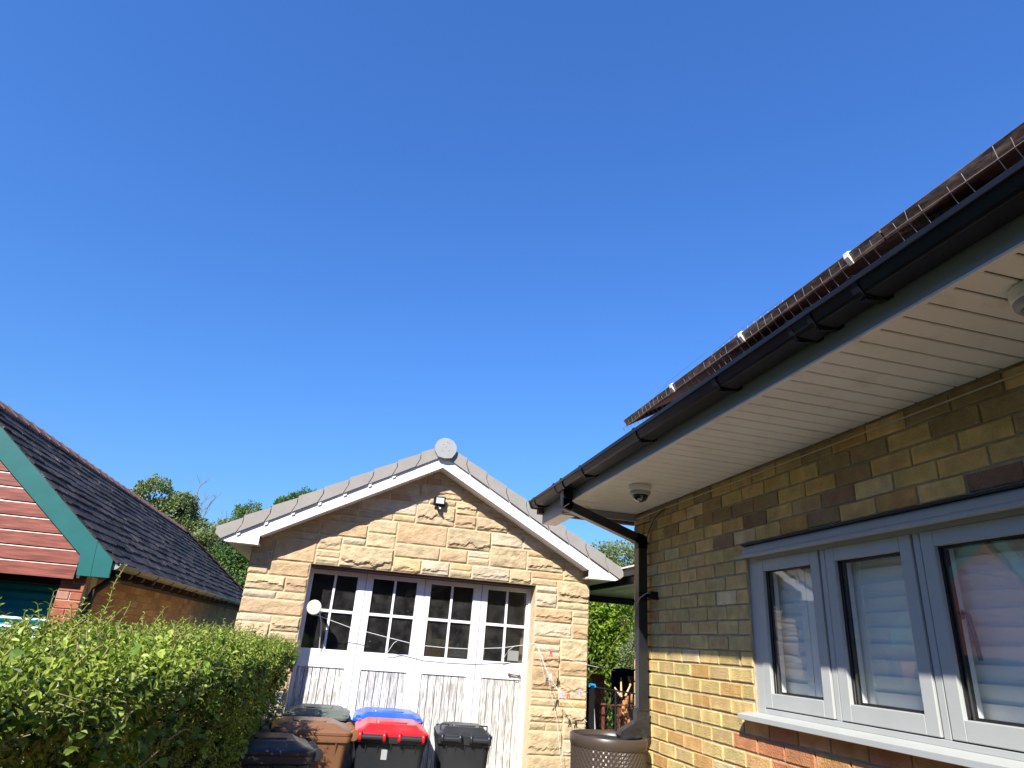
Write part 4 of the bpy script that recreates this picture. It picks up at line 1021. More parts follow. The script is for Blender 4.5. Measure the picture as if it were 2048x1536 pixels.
for k in range(9):
    x = 3.35 + rnd.uniform(0, 0.12); z = 0.72 + 0.045 * k
    b = MB(); b.tube([(x - 0.02, 7.76, z), (x + rnd.uniform(-.02, .05), 7.84, z + rnd.uniform(0.06, 0.12))], rnd.uniform(0.012, 0.028), 7); b.build('log', M['logwood'], root)
for (p, q) in (((3.33, 7.8, 1.12), (3.345, 7.85, 1.33)), ((3.38, 7.8, 1.13), (3.465, 7.85, 1.25)), ((3.465, 7.85, 1.25), (3.465, 7.9, 1.34)), ((3.32, 7.8, 1.13), (3.265, 7.85, 1.215))):
    b = MB(); b.tube([p, q], [0.014, 0.009], 8); b.build('stick', M['stick'], root)
root = empty('hand_cart', (2.70, 7.12, GZ), 'folded trolley with blue grips against the garage corner', 'trolley')
for (x0, x1) in ((2.635, 2.645), (2.70, 2.74)):
    b = MB(); b.tube([(x0, 7.1, 1.26), (x1, 7.1, 0.85), (x1 + 0.02, 7.1, GZ)], 0.009, 8); b.build('pole', M['lead'], root)
b = MB(); b.box(2.62, 2.73, 7.09, 7.12, 0.5, 1.24); b.build('bag', M['black'], root, bevel=0.01)
for (a, c) in ((2.618, 2.655), (2.675, 2.72)):
    b = MB(); b.tube([(a, 7.08, 1.262), (c, 7.08, 1.262), (c + 0.006, 7.08, 1.24)], 0.012, 8); b.build('grip', M['blue'], root)
b = MB()
for x in (3.21, 3.30):
    b.box(x, x + 0.02, 8.9, 8.92, GZ, 1.46)
b.build('fence_post', M['metal_black'], label='pair of thin black posts in front of the garden shrub', cat='post')

# ================================================================== LEFT OUTBUILDING
LX = -3.88; LY = 6.9
k_ = 0.9857
lg = empty('neighbour_garage', (LX, LY, GZ), 'neighbouring garage with red boarded gable, teal bargeboard and dark slate roof', 'garage')
ER = -2.125; EZ = 2.051; TS = 0.863
RZ = EZ + TS * (ER - LX)
# front piers of red brick
def redt(a, z, rnd):
    v = rnd.uniform(0.85, 1.12); k = rnd.random()
    b = (0.36, 0.12, 0.075) if k < 0.75 else (0.42, 0.22, 0.17)
    return tuple(c * v for c in b)
for (a, c) in ((-2.545, -2.335), (-5.42, -5.21)):
    w = brick_wall('y', 7.02, -1, a, c, GZ, 1.90, 1.752, a, 0.0745, 0.215, redt, depth=0.010, seed=int(-a * 10), joint=0.009)
    w.box(a + 0.001, c - 0.001, 7.0305, 7.3, GZ, 1.9, 1)
    w.build('pier', [M['redbrick'], M['stone_mortar']], lg)
def brownt(a, z, rnd):
    v = rnd.uniform(0.8, 1.15); return tuple(c * v for c in rnd.choice([(0.40, 0.215, 0.09), (0.44, 0.25, 0.11), (0.36, 0.19, 0.085)]))
w = brick_wall('x', -2.36, 1, 7.31, 18.4, 0.8, 2.0, 1.752, 7.3, 0.0745, 0.22, brownt, depth=0.004, seed=31)
w.box(-2.6, -2.3645, 7.3, 18.4, GZ, 2.05, 1); w.box(-5.42, -5.2, 7.3, 18.4, GZ, 2.05, 1)
w.build('side_wall', [M['redbrick'], mat('brown_mortar', (0.30, 0.19, 0.10, 1), 0.95, 0.2, var=0.2)], lg)
# cladding
b = MB(); zc = 1.858; hb_ = 0.129; kk = 0
while zc < RZ - 0.15:
    half = min((RZ - 0.20 - zc) / TS, 1.44)
    half = min((RZ - zc - hb_) / TS - 0.13, 1.46)
    if half <= 0.02: break
    x0_, x1_ = LX - half, LX + half
    tz = zc + hb_ - 0.004
    b.prism([(6.932, zc), (6.945, zc), (6.955, tz), (6.944, tz), (6.940, tz - 0.012)], 'x', x0_, x1_, 0)
    zc += hb_
b.build('cladding', M['clad'], lg, bevel=0.001)
b = MB(); b.prism([(LX - 1.5, 1.87), (LX + 1.5, 1.87), (LX + 1.5, 2.05), (LX, RZ - 0.05), (LX - 1.5, 2.05)], 'y', 6.958, 7.0); b.build('gable_backing', M['timber_dark'], lg)
# bargeboard teal
def sk(x, z): return (x * k_, 1.57 + (z - 1.57) * k_)
R_in = [sk(-2.423, 1.897), sk(-2.149, 1.898), sk(-2.156, 2.058)]
inner_elbow = sk(-2.446, 2.082)
zin = lambda x: inner_elbow[1] + 0.856 * (inner_elbow[0] - x)
zou = lambda x: R_in[2][1] + TS * (R_in[2][0] - x)
for sg in (1, -1):
    mir = (lambda x: x) if sg == 1 else (lambda x: 2 * LX - x)
    b = MB()
    pl = [R_in[0], sk(-2.305, 1.8975), (sk(-2.305, 0)[0], zou(sk(-2.305, 0)[0]))]
    b.prism([(mir(x), z) for x, z in [R_in[0], (-2.272, R_in[0][1]), (-2.300, zou(-2.300)), (LX, zou(LX)), (LX, zin(LX)), inner_elbow]], 'y', 6.89, 6.918)
    b.prism([(mir(x), z) for x, z in [(-2.269, R_in[0][1]), R_in[1], R_in[2], (-2.297, zou(-2.297))]], 'y', 6.89, 6.918)
    b.build('bargeboard', M['teal'], lg, bevel=0.002)
# shutter
b = MB(); z = GZ; prof_ = []
while z < 2.0:
    for q in range(6):
        a = math.pi * q / 5; prof_.append((7.30 - 0.018 * math.sin(a), z + 0.07 * q / 5.0))
    z += 0.075
vs = [(-2.545, y, z) for y, z in prof_] + [(-5.21, y, z) for y, z in prof_]; n = len(prof_)
b.add(vs, [(i, i + 1, n + i + 1, n + i) for i in range(n - 1)], 0, None, False); b.build('roller_shutter', M['shutter'], lg)
b = MB(); b.box(-5.2, -2.55, 7.08, 7.36, 1.80, 1.88); b.box(-5.2, -2.55, 7.0, 7.05, 1.87, 2.0); b.build('shutter_housing', M['dark'], lg)
# slate roof
def rp(d, y, h=0.0):  # d: distance down slope fraction from ridge horizontally (right side)
    return (LX + d + h * math.sin(math.atan(TS)), y, RZ - TS * d + h * math.cos(math.atan(TS)))
b = MB(); rnd = random.Random(2); nc = 15; W_ = LX * -1 + ER + 0.03
cs = math.cos(math.atan(TS))
for c_ in range(nc):
    d0 = W_ * c_ / nc; d1 = W_ * (c_ + 1) / nc + 0.012
    yend = 16.6 + 2.1 * (c_ + 0.5) / nc
    y = 6.895 - (0.15 if c_ % 2 else 0)
    while y < yend:
        a, e = max(y + 0.002, 6.895), min(y + 0.298, yend)
        if e - a > 0.03:
            v = rnd.uniform(0.6, 1.45); hj = rnd.uniform(-0.005, 0.008); dj = rnd.uniform(-0.014, 0.012)
            t = (0.044 * v, 0.039 * v, 0.038 * v)
            p = [rp(d0, a, 0.004), rp(d0, e, 0.004), rp(d1 + dj, e, 0.016 + hj), rp(d1 + dj, a, 0.016 + hj), rp(d0, a, -0.004), rp(d0, e, -0.004), rp(d1 + dj, e, 0.004), rp(d1 + dj, a, 0.004)]
            b.add(p, [(3, 2, 1, 0), (3, 7, 6, 2), (0, 4, 7, 3), (1, 2, 6, 5)], 0, t)
        y += 0.30
p = [rp(0, 6.9, -0.006), rp(0, 16.6, -0.006), rp(W_, 18.7, -0.006), rp(W_, 6.9, -0.006)]
b.add(p, [(3, 2, 1, 0)], 0, (0.02, 0.02, 0.02))
q = [(2 * LX - x, y, z) for x, y, z in p]; b.add(q, [(0, 1, 2, 3)], 0, (0.03, 0.03, 0.025))
b.build('slate_roof', M['slate'], lg)
b = MB(); y = 6.9; i = 0
while y < 16.6:
    e = min(y + 0.31, 16.65); zt_ = RZ + 0.045; ww = 0.12; dz_ = 0.008 * nz(y, 3)
    lo = 0.012
    for (ya, yb3, up_) in ((y, e, 0.0), (y, y + 0.05, lo)):
        b.prism([(LX - ww - up_, RZ - 0.06 + dz_), (LX, zt_ + up_ + dz_), (LX + ww + up_, RZ - 0.06 + dz_), (LX + ww, RZ - 0.085 + dz_), (LX, zt_ - 0.03 + dz_), (LX - ww, RZ - 0.085 + dz_)], 'y', ya + 0.002, yb3 - 0.001)
    y += 0.30
b.build('ridge_tiles', M['clay'], lg)
b = MB()
for i in range(11):
    t0 = i / 11; d = W_ * t0; yy = 16.6 + 2.1 * t0
    x, y, z = rp(d, yy, 0.0); x2, y2, z2 = rp(W_ * (t0 + 0.085), 16.6 + 2.1 * (t0 + 0.085), 0.0)
    b.beam((x, y, z + 0.03), (x2, y2, z2 + 0.05), 0.10, 0.03); b.beam((x2, y2 + .02, z2 + 0.02), (x2, y2 + 0.02, z2 + 0.11), 0.03, 0.08)
b.build('rear_verge_tiles', M['clay'], lg)
# gutter + rafter feet + pipe
b = MB(); gp = [(-2.062 - 0.055 + 0.055 * math.cos(a), 2.025 + 0.052 * math.sin(a)) for a in [math.pi + math.pi * i / 10 for i in range(11)]]
gp2 = [(-2.117 + 0.050 * math.cos(a), 2.025 + 0.046 * math.sin(a)) for a in [2 * math.pi - math.pi * i / 10 for i in range(11)]]
b.prism(gp + gp2, 'y', 6.925, 18.6, smooth=False); b.box(-2.066, -2.058, 6.93, 18.6, 2.012, 2.028); og = b.build('gutter', M['oldgutter'], lg)
b = MB(); b.prism([(-2.117 + 0.060 * math.cos(a), 2.027 + 0.058 * math.sin(a)) for a in [math.pi + math.pi * i / 12 for i in range(13)]], 'y', 6.921, 6.98); b.build('gutter_end', M['cap_grey'], og)
b = MB()
for k in range(14): b.prism([(-2.117 + 0.06 * math.cos(a), 2.025 + 0.058 * math.sin(a)) for a in [math.pi + math.pi * i / 10 for i in range(11)]], 'y', 7.6 + 0.75 * k, 7.63 + 0.75 * k)
b.build('gutter_brackets', M['timber_dark'], og)
for k in range(15):
    y = 7.55 + 0.45 * k
    b = MB(); b.prism([(-2.36, 2.02), (-2.36, 1.93), (-2.14, 1.925), (-2.12, 1.95), (-2.12, 2.00)], 'y', y, y + 0.06); b.build('rafter_foot', M['timber_dark'], lg)
b = MB(); b.box(-2.36, -2.335, 7.0, 18.4, 1.90, 2.04); b.box(-2.36, -2.12, 6.95, 18.4, 2.03, 2.036); b.build('eaves_board', M['timber_dark'], lg)
b = MB(); b.tube([(-2.117, 7.12, 1.98), (-2.13, 7.12, 1.92), (-2.28, 7.14, 1.78), (-2.30, 7.14, 1.70), (-2.30, 7.14, GZ)], 0.034, 12); b.build('downpipe', M['timber_dark'], lg)

# ================================================================== FOLIAGE
def tree(name, trunk, blobs, nleaf, lsize, matk, label, group=None, cat='tree', seed=1, density_noise=1.6, thr=-0.12, droop=0.0):
    """trunk: list of (points, radii); blobs: (cx,cy,cz,rx,ry,rz)"""
    root = empty(name, (blobs[0][0], blobs[0][1], GZ), label, cat, group)
    b = MB()
    for pts, rs in trunk: b.tube(pts, rs, 8)
    # limbs into blobs
    rnd_ = random.Random(seed)
    t0 = Vector(trunk[0][0][-1])
    for (cx, cy, cz, rx, ry, rz) in blobs:
        for q in range(5):
            e = Vector((cx + rnd_.uniform(-.75, .75) * rx, cy + rnd_.uniform(-.7, .7) * ry, cz + rnd_.uniform(-.6, .85) * rz))
            m = (t0 + Vector((cx, cy, cz - rz * 0.6))) / 2 + Vector((rnd_.uniform(-.2, .2), 0, rnd_.uniform(-.2, .2)))
            b.tube([t0, m, Vector((cx, cy, cz - rz * 0.3)), e], [0.05, 0.04, 0.03, 0.008], 5)
    b.build('trunk', M['bark'], root)
    g_ = np.random.default_rng(seed)
    P, out = [], []
    vol = [r[3] * r[4] * r[5] for r in blobs]; tot = sum(v_ ** 0.67 for v_ in vol)
    for bi, (cx, cy, cz, rx, ry, rz) in enumerate(blobs):
        n = int(nleaf * vol[bi] ** 0.67 / tot)
        d = g_.normal(size=(n, 3)); d /= np.linalg.norm(d, axis=1)[:, None]
        r = g_.uniform(0.25, 1.0, n) ** 0.45
        wob = np.array([1 + 0.33 * noise.noise(Vector((x * 2.0 + bi * 7, y * 2.0, z * 2.0))) + 0.16 * noise.noise(Vector((x * 5 + bi, y * 5, z * 5))) for x, y, z in d])
        p = np.array([cx, cy, cz]) + d * np.array([rx, ry, rz]) * (r * wob)[:, None]
        keep = np.array([noise.noise(Vector((x * density_noise, y * density_noise, z * density_noise + 3.3))) > thr - 0.1 * g_.random() for x, y, z in p])
        P.append(p[keep]); out.append(d[keep])
    P = np.concatenate(P); out = np.concatenate(out); n = len(P)
    D = g_.normal(size=(n, 3)) + out * 0.9 + np.array([0, 0, -droop]); D /= np.linalg.norm(D, axis=1)[:, None]
    Nn = g_.normal(size=(n, 3)) * 0.8 + np.array([0, 0, 0.7]); Nn /= np.linalg.norm(Nn, axis=1)[:, None]
    fac = np.clip(np.array([0.5 + 0.55 * noise.noise(Vector((x * 1.4, y * 1.4, z * 1.4))) for x, y, z in P]) + g_.normal(size=n) * 0.2, 0, 1)
    L = lsize * g_.uniform(0.7, 1.3, n)
    V, Fq, fc = leaf_arrays(P, Nn, D, L, L * 0.55, fac)
    np_mesh('crown', V, Fq, M[matk], root, fac=fc)
    return root

TG = 'trees beyond the garages'
# left background trees
tree('tall_tree', [([(-6.0, 24.4, GZ), (-6.1, 24.4, 2.0), (-6.3, 24.3, 4.2)], [0.22, 0.18, 0.10])],
     [(-6.75, 24, 5.35, 0.62, 0.8, 0.72), (-6.2, 24.2, 4.75, 0.9, 0.9, 0.75), (-5.75, 24.0, 5.15, 0.45, 0.6, 0.5), (-5.5, 24.2, 4.3, 0.85, 0.8, 0.6), (-6.8, 24.6, 4.2, 1.1, 1.0, 0.9), (-5.2, 24.3, 3.6, 0.9, 0.8, 0.6)],
     26000, 0.10, 'tree_a', 'tallest olive-green tree rising behind the slate roof', TG, seed=3, thr=-0.14)
b = MB(); rnd = random.Random(12)
def dead(b, p, d, L, r, depth):
    p = Vector(p); pts = [p]; dd = Vector(d).normalized()
    for i in range(4):
        dd = (dd + Vector((rnd.uniform(-.22, .22), rnd.uniform(-.15, .15), rnd.uniform(-.1, .2)))).normalized(); pts.append(pts[-1] + dd * L / 4)
    b.tube(pts, [r, r * .85, r * .7, r * .55, r * .35], 5)
    if depth:
        for i in range(3 if depth > 1 else 4):
            k = rnd.randint(1, 4); dead(b, pts[k], dd + Vector((rnd.uniform(-1.0, 1.0), rnd.uniform(-.5, .5), rnd.uniform(-.2, .8))), L * rnd.uniform(0.35, .6), r * 0.45, depth - 1)
dead(b, (-5.35, 24.0, 4.1), (0.12, 0, 1), 1.25, 0.045, 3); dead(b, (-5.2, 24.0, 4.6), (0.6, 0, 0.9), 0.9, 0.025, 2)
b.box(-5.36, -5.30, 24.0, 24.06, GZ, 4.12)
b.build('dead_branch', M['deadwood'], label='bare dead branch standing right of the tallest tree', cat='branch')
tree('round_tree', [([(-4.4, 23, GZ), (-4.4, 23, 2.2)], [0.2, 0.14])],
     [(-4.55, 23, 3.9, 0.8, 0.8, 0.48), (-4.95, 23.3, 3.6, 0.75, 0.8, 0.6), (-3.85, 23, 4.25, 0.7, 0.8, 0.55), (-3.2, 23.2, 4.3, 0.7, 0.8, 0.5)],
     16000, 0.09, 'tree_a', 'faded yellow-green tree top between the slate roof and the grey verge', TG, seed=5, thr=-0.15)
b = MB(); rnd = random.Random(19)
dead(b, (-4.1, 22.9, 4.3), (-0.1, 0, 1), 0.75, 0.016, 3); dead(b, (-3.8, 22.9, 4.3), (0.3, 0, 1), 0.85, 0.018, 3); dead(b, (-4.35, 22.9, 4.15), (0.1, 0, 1), 0.6, 0.014, 2)
b.tube([(-3.9, 22.95, 3.2), (-3.95, 22.9, 4.35)], 0.02, 5)
b.build('dead_twigs', M['deadwood'], label='pale leafless twigs sticking out above the faded tree top', cat='branch')
tree('dark_shrub_tree', [([(-3.1, 17.5, GZ), (-3.1, 17.5, 1.5)], [0.16, 0.1])],
     [(-3.0, 20.3, 2.95, 0.85, 0.8, 0.75), (-2.55, 20.1, 2.35, 0.75, 0.8, 0.8), (-3.3, 20.5, 3.35, 0.6, 0.6, 0.35), (-2.3, 20.0, 1.9, 0.6, 0.7, 0.7), (-2.4, 20.2, 3.1, 0.6, 0.6, 0.5)],
     15000, 0.095, 'tree_b', 'dark green leafy tree between the slate roof end and the stone garage', TG, seed=8, thr=-0.3)
tree('conifer_tree', [([(-3.5, 26, GZ), (-3.5, 26, 3.5)], [0.2, 0.14])],
     [(-3.95, 26, 5.35, 0.55, 0.7, 0.6), (-3.2, 26, 5.1, 0.65, 0.7, 0.62), (-2.9, 26, 4.7, 0.5, 0.6, 0.5), (-2.4, 26.3, 5.15, 0.4, 0.5, 0.5)],
     13000, 0.09, 'tree_b', 'low green tree top just above the left verge of the stone garage', TG, seed=9, thr=-0.25)
tree('leafy_tree', [([(-1.9, 26, GZ), (-1.9, 26, 4.5)], [0.2, 0.14])],
     [(-2.05, 26, 6.0, 0.72, 0.7, 0.65), (-1.3, 26, 5.9, 0.7, 0.7, 0.6), (-2.75, 26, 5.9, 0.35, 0.5, 0.35)],
     12000, 0.09, 'tree_b', 'green tree top half way up the left verge of the stone garage', TG, seed=10, thr=-0.2)
# right background
tree('broad_tree', [([(9.5, 22.5, GZ), (9.5, 22.5, 3.2)], [0.25, 0.18])],
     [(8.6, 22.2, 4.35, 1.0, 0.9, 0.9), (9.6, 22.2, 4.5, 1.1, 1.0, 0.95), (10.8, 22.5, 4.2, 1.2, 1.0, 1.1), (8.2, 22.3, 3.4, 0.9, 0.9, 0.9), (9.3, 22, 3.4, 1.1, 0.9, 0.9)],
     15000, 0.11, 'tree_a', 'light green tree seen through the gap beside the downpipe', TG, seed=13, thr=-0.35)
tree('garden_shrub', [([(4.9, 12.4, GZ), (4.9, 12.4, 0.8)], [0.08, 0.05])],
     [(4.3, 12, 2.2, 0.7, 0.6, 0.6), (5.1, 12.2, 2.2, 0.7, 0.6, 0.6), (4.6, 12, 1.5, 0.8, 0.6, 0.6), (5.4, 12, 1.5, 0.7, 0.6, 0.6), (4.2, 12.2, 1.0, 0.7, 0.6, 0.6), (5.2, 12.1, 0.8, 0.8, 0.6, 0.6), (4.8, 12.8, 2.6, 1.0, 0.5, 0.7)],
     26000, 0.075, 'tree_c', 'bright yellow-green shrub filling the gap under the canopy', None, 'shrub', seed=17, thr=-0.5)
tree('grey_shrub', [([(4.6, 10.4, GZ), (4.6, 10.4, 0.8)], [0.04, 0.03])],
     [(4.62, 10.4, 1.45, 0.22, 0.3, 0.42), (4.75, 10.4, 1.1, 0.25, 0.3, 0.4)],
     3500, 0.05, 'tree_a', 'feathery grey-green shrub just left of the bungalow corner', None, 'shrub', seed=18, thr=-0.4)
tree('roadside_tree', [([(-11, 12, GZ), (-11, 12, 3.5)], [0.3, 0.2])],
     [(-12.5, 12, 4.4, 2.4, 3.0, 2.2), (-13.5, 17, 4.4, 2.4, 3.0, 1.9), (-11.5, 8, 3.4, 1.8, 2.0, 1.6)], 26000, 0.2, 'tree_b', 'big dark trees mirrored in the bungalow panes above the red gable', None, 'tree', seed=23, thr=-0.7)

# ---------------- hedge beside the camera
hedge = empty('hedge', (-0.95, 3.8, GZ), 'overgrown mixed privet and ivy hedge running along the left side to the stone garage', 'hedge')
HX0, HX1, HY0, HY1 = -1.48, -0.47, -0.6, 6.62
def face_x(y, z):
    t = max(0, min(1, (y - 4.4) / 1.8)); zt2 = max(0, min(1, (z - 0.95) / 0.4))
    lowr = max(0.0, min(1.0, (1.40 - z) / 0.12)) * max(0.0, min(1.0, (4.5 - y) / 1.5))
    return HX1 + 0.02 + 0.11 * t * zt2 - 0.05 * (1 - zt2) * t - 0.13 * lowr
def top_z(x, y): return 1.468 + 0.055 * nz(x * 2.2, y * 1.6, 4) + 0.04 * nz(x * 6, y * 5, 1) + (0.05 * max(0, 1 - abs(y - 6.1) / 0.5) if x < -0.55 else 0)
g_ = np.random.default_rng(5)
pts, nr, sz, kind = [], [], [], []
def add_leaf(p, nvec, s_, k=0): pts.append(p); nr.append(nvec); sz.append(s_); kind.append(k)
def sprig(p, d, ln, ls, out_l):
    """stem with opposite leaf pairs"""
    d = Vector(d).normalized(); p = Vector(p); k = max(3, int(ln / 0.013)); ax = d.cross(Vector((g_.normal(), g_.normal(), g_.normal()))).normalized()
    bend = Vector((g_.normal() * .3, g_.normal() * .3, 0.5)) * ln
    for i in range(1, k + 1):
        t = i / k; q = p + d * ln * t + bend * t * t * 0.35
        ax2 = ax if i % 2 else d.cross(ax)
        for sg in (-1, 1):
            dl = (ax2 * sg + d * 0.75).normalized()
            nl = (d - dl * d.dot(dl)).normalized() + Vector((g_.normal() * .25, g_.normal() * .25, g_.normal() * .25))
            out_l.append((q.x, q.y, q.z, dl.x, dl.y, dl.z, nl.x, nl.y, nl.z, ls * (1.15 - 0.5 * t) * g_.uniform(0.75, 1.2), t))
LV = []
for i in range(3600):
    y = HY0 + (HY1 - HY0) * g_.random(); fx = face_x(y, 1.45); x = g_.uniform(HX0, fx)
    if nz(x * 5, y * 5, 31) < -0.30: continue
    zt3 = top_z(x, y); ed = min((fx - x), (x - HX0), (HY1 - y)) / 0.12
    if ed < 1: zt3 -= 0.08 * (1 - ed) ** 2
    sprig((x, y, zt3 - 0.085), (g_.normal() * .45 + (0.5 if ed < 1 and x > -0.9 else 0), g_.normal() * .45, 1.0), g_.uniform(0.05, 0.12) * (1 if y > 1.6 else 0.8), 0.030, LV)
for i in range(5200):
    y = g_.uniform(0.9, HY1); z = 0.42 + 1.0 * g_.random() ** 0.8
    if y < 3 and z < 1.0: z = g_.uniform(1.0, 1.4)
    if nz(y * 4.3 + 9, z * 5.6, 8) > 0.16: continue
    x = face_x(y, z) + 0.05 * nz(y * 3, z * 3, 2) + 0.05 * nz(y * 8, z * 8, 6); zr = (z - 1.28) / 0.17
    if zr > 0: x -= 0.08 * zr * zr
    sprig((x - 0.09, y, z), (1.0, g_.normal() * .5, 0.35 + g_.normal() * .45), g_.uniform(0.05, 0.11), 0.029, LV)
for i in range(420):
    x = g_.uniform(HX0, HX1 + .08); z = g_.uniform(0.4, 1.4)
    sprig((x, HY1 - 0.07, z), (g_.normal() * .4, 1, 0.4), 0.08, 0.026, LV)
A = np.array(LV); n = len(A); P = A[:, 0:3]; D = A[:, 3:6]; Nn = A[:, 6:9]; Nn /= np.linalg.norm(Nn, axis=1)[:, None]
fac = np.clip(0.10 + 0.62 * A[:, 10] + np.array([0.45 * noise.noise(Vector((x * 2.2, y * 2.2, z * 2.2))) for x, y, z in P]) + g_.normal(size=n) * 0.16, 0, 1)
V1, F1, f1 = leaf_arrays(P, Nn, D, A[:, 9], A[:, 9] * 0.55, fac, 0.2)
# inner leaves, shade inside the hedge painted as darker green
for i in range(26000):
    if g_.random() < 0.42:
        y = g_.uniform(HY0, HY1); fx = face_x(y, 1.45); x = g_.uniform(HX0, fx - 0.02); z = top_z(x, y) - 0.06 - 0.05 * g_.random(); nv = (0, 0, 1)
    else:
        y = g_.uniform(0.7, HY1); z = 0.42 + 0.95 * g_.random() ** 0.8
        if y < 3 and z < 1.0: z = g_.uniform(1.0, 1.38)
        x = face_x(y, z) - 0.06 - 0.06 * g_.random() - (0.05 if z > 1.3 else 0); nv = (1, 0, 0.2)
    pts.append((x, y, z)); nr.append(nv)
P = np.array(pts); n = len(P); Nn = np.array(nr) * 0.7 + g_.normal(size=(n, 3)) * 0.7; Nn /= np.linalg.norm(Nn, axis=1)[:, None]
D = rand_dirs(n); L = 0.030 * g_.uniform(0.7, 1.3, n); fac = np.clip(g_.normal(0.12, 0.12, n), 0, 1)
V4, F4, f4 = leaf_arrays(P, Nn, D, L, L * 0.58, fac, 0.2)
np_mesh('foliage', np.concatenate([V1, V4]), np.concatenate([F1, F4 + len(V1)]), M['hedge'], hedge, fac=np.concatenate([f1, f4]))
# ivy / larger leaves
m_ = 2600
y = np.where(g_.random(m_) < 0.5, g_.uniform(1.0, 2.8, m_), g_.uniform(2.6, 6.6, m_)); zz = g_.uniform(0.9, 1.48, m_)
keep = np.array([nz(a * 1.9, c * 2.5, 12) > 0.02 for a, c in zip(y, zz)])
y, zz = y[keep], zz[keep]
xx = np.array([face_x(a, c) + 0.02 + 0.045 * nz(a * 3, c * 3, 2) - (0.08 * ((c - 1.28) / 0.17) ** 2 if c > 1.28 else 0) for a, c in zip(y, zz)])
P = np.stack([xx, y, zz], 1); n = len(P)
# some on top as well
tp = 500; tx = g_.uniform(-1.2, -0.5, tp); ty = g_.uniform(0.8, 6.5, tp); tzv = np.array([top_z(a, c) + 0.02 for a, c in zip(tx, ty)])
kp = np.array([nz(a * 2.5, c * 1.9, 15) > 0.05 for a, c in zip(tx, ty)]); P = np.concatenate([P, np.stack([tx, ty, tzv], 1)[kp]]); n = len(P)
Nn = np.array([0.8, -0.2, 0.6]) + g_.normal(size=(n, 3)) * 0.4; Nn /= np.linalg.norm(Nn, axis=1)[:, None]
D = np.array([0.2, 0, -0.5]) + g_.normal(size=(n, 3)) * 0.6; D /= np.linalg.norm(D, axis=1)[:, None]
L = g_.uniform(0.025, 0.045, n)
V2, F2, f2 = leaf_arrays(P, Nn, D, L, L * 0.95, np.clip(g_.normal(0.5, 0.3, n), 0, 1), 0.12)
np_mesh('ivy_leaves', V2, F2, M['ivy'], hedge, fac=f2)
# broad bright leaves of a climber in the front of the hedge
bx = 90; cy = g_.normal(2.6, 0.32, bx); cz = g_.uniform(1.36, 1.52, bx)
cxv = np.array([face_x(a, 1.45) - 0.02 - g_.uniform(0, 0.16) for a in cy]); cz = np.where(cxv < -0.55, cz + 0.02, cz - 0.03)
P = np.stack([cxv, cy, cz], 1); n = len(P)
Nn = np.array([-0.35, -0.5, 0.75]) + g_.normal(size=(n, 3)) * 0.35; Nn /= np.linalg.norm(Nn, axis=1)[:, None]
D = np.array([0.5, -0.2, -0.2]) + g_.normal(size=(n, 3)) * 0.6; D -= Nn * (D * Nn).sum(1)[:, None]; D /= np.linalg.norm(D, axis=1)[:, None]
L = g_.uniform(0.022, 0.042, n)
V5, F5, f5 = leaf_arrays(P, Nn, D, L, L * 0.75, np.clip(g_.normal(0.85, 0.15, n), 0, 1), 0.1)
np_mesh('climber_leaves', V5, F5, M['hedge'], hedge, fac=f5)
# upright shoots with paired leaves
b = MB(); sp, sn, sd_, sl = [], [], [], []
rnd = random.Random(77)
shoots = [(-0.88, 2.9, 0.27, (0.03, 0)), (-1.01, 2.8, 0.14, (-0.02, 0)), (-0.94, 2.8, 0.12, (0.02, 0)), (-1.05, 2.9, 0.09, (0.0, 0)), (-0.70, 2.9, 0.13, (0.03, 0)), (-0.63, 2.9, 0.10, (0.03, 0)), (-0.76, 2.9, 0.10, (0.03, 0)), (-0.84, 3.0, 0.15, (0.02, 0)), (-0.55, 3.4, 0.08, (0, 0)), (-0.90, 2.7, 0.10, (0.03, 0)), (-0.81, 2.7, 0.11, (0.05, 0))]
for i in range(26): shoots.append((rnd.uniform(-1.1, -0.55), rnd.uniform(1.7, 3.0), rnd.uniform(0.05, 0.10), (rnd.uniform(-.02, .05), 0)))
for i in range(300): 
    y = rnd.uniform(1.0, 6.5); shoots.append((rnd.uniform(-1.35, -0.52), y, rnd.uniform(0.02, 0.10) if y > 1.9 else rnd.uniform(0.03, 0.06), (rnd.uniform(-.05, .08), rnd.uniform(-.05, .05))))
for (x, y, hh, ln) in shoots:
    z0_ = top_z(x, y) - 0.05; nn = int((hh + 0.05) / 0.022); pts_ = []
    for k in range(nn + 1):
        t = k / nn; pts_.append(Vector((x + ln[0] * t * t + 0.004 * math.sin(k), y + ln[1] * t, z0_ + (hh + 0.05) * t)))
        if k > 0:
            ang = k * 1.57 + x * 9
            for s2 in (0, math.pi):
                dr = Vector((math.cos(ang + s2), math.sin(ang + s2), 0.55)); sp.append(pts_[-1]); sd_.append(dr.normalized()); sn.append(Vector((-dr.x * .5, -dr.y * .5, 1)).normalized()); sl.append(0.040 * (1.15 - 0.6 * t) * rnd.uniform(0.8, 1.2))
    b.tube(pts_, [0.0022] * nn + [0.001], 5)
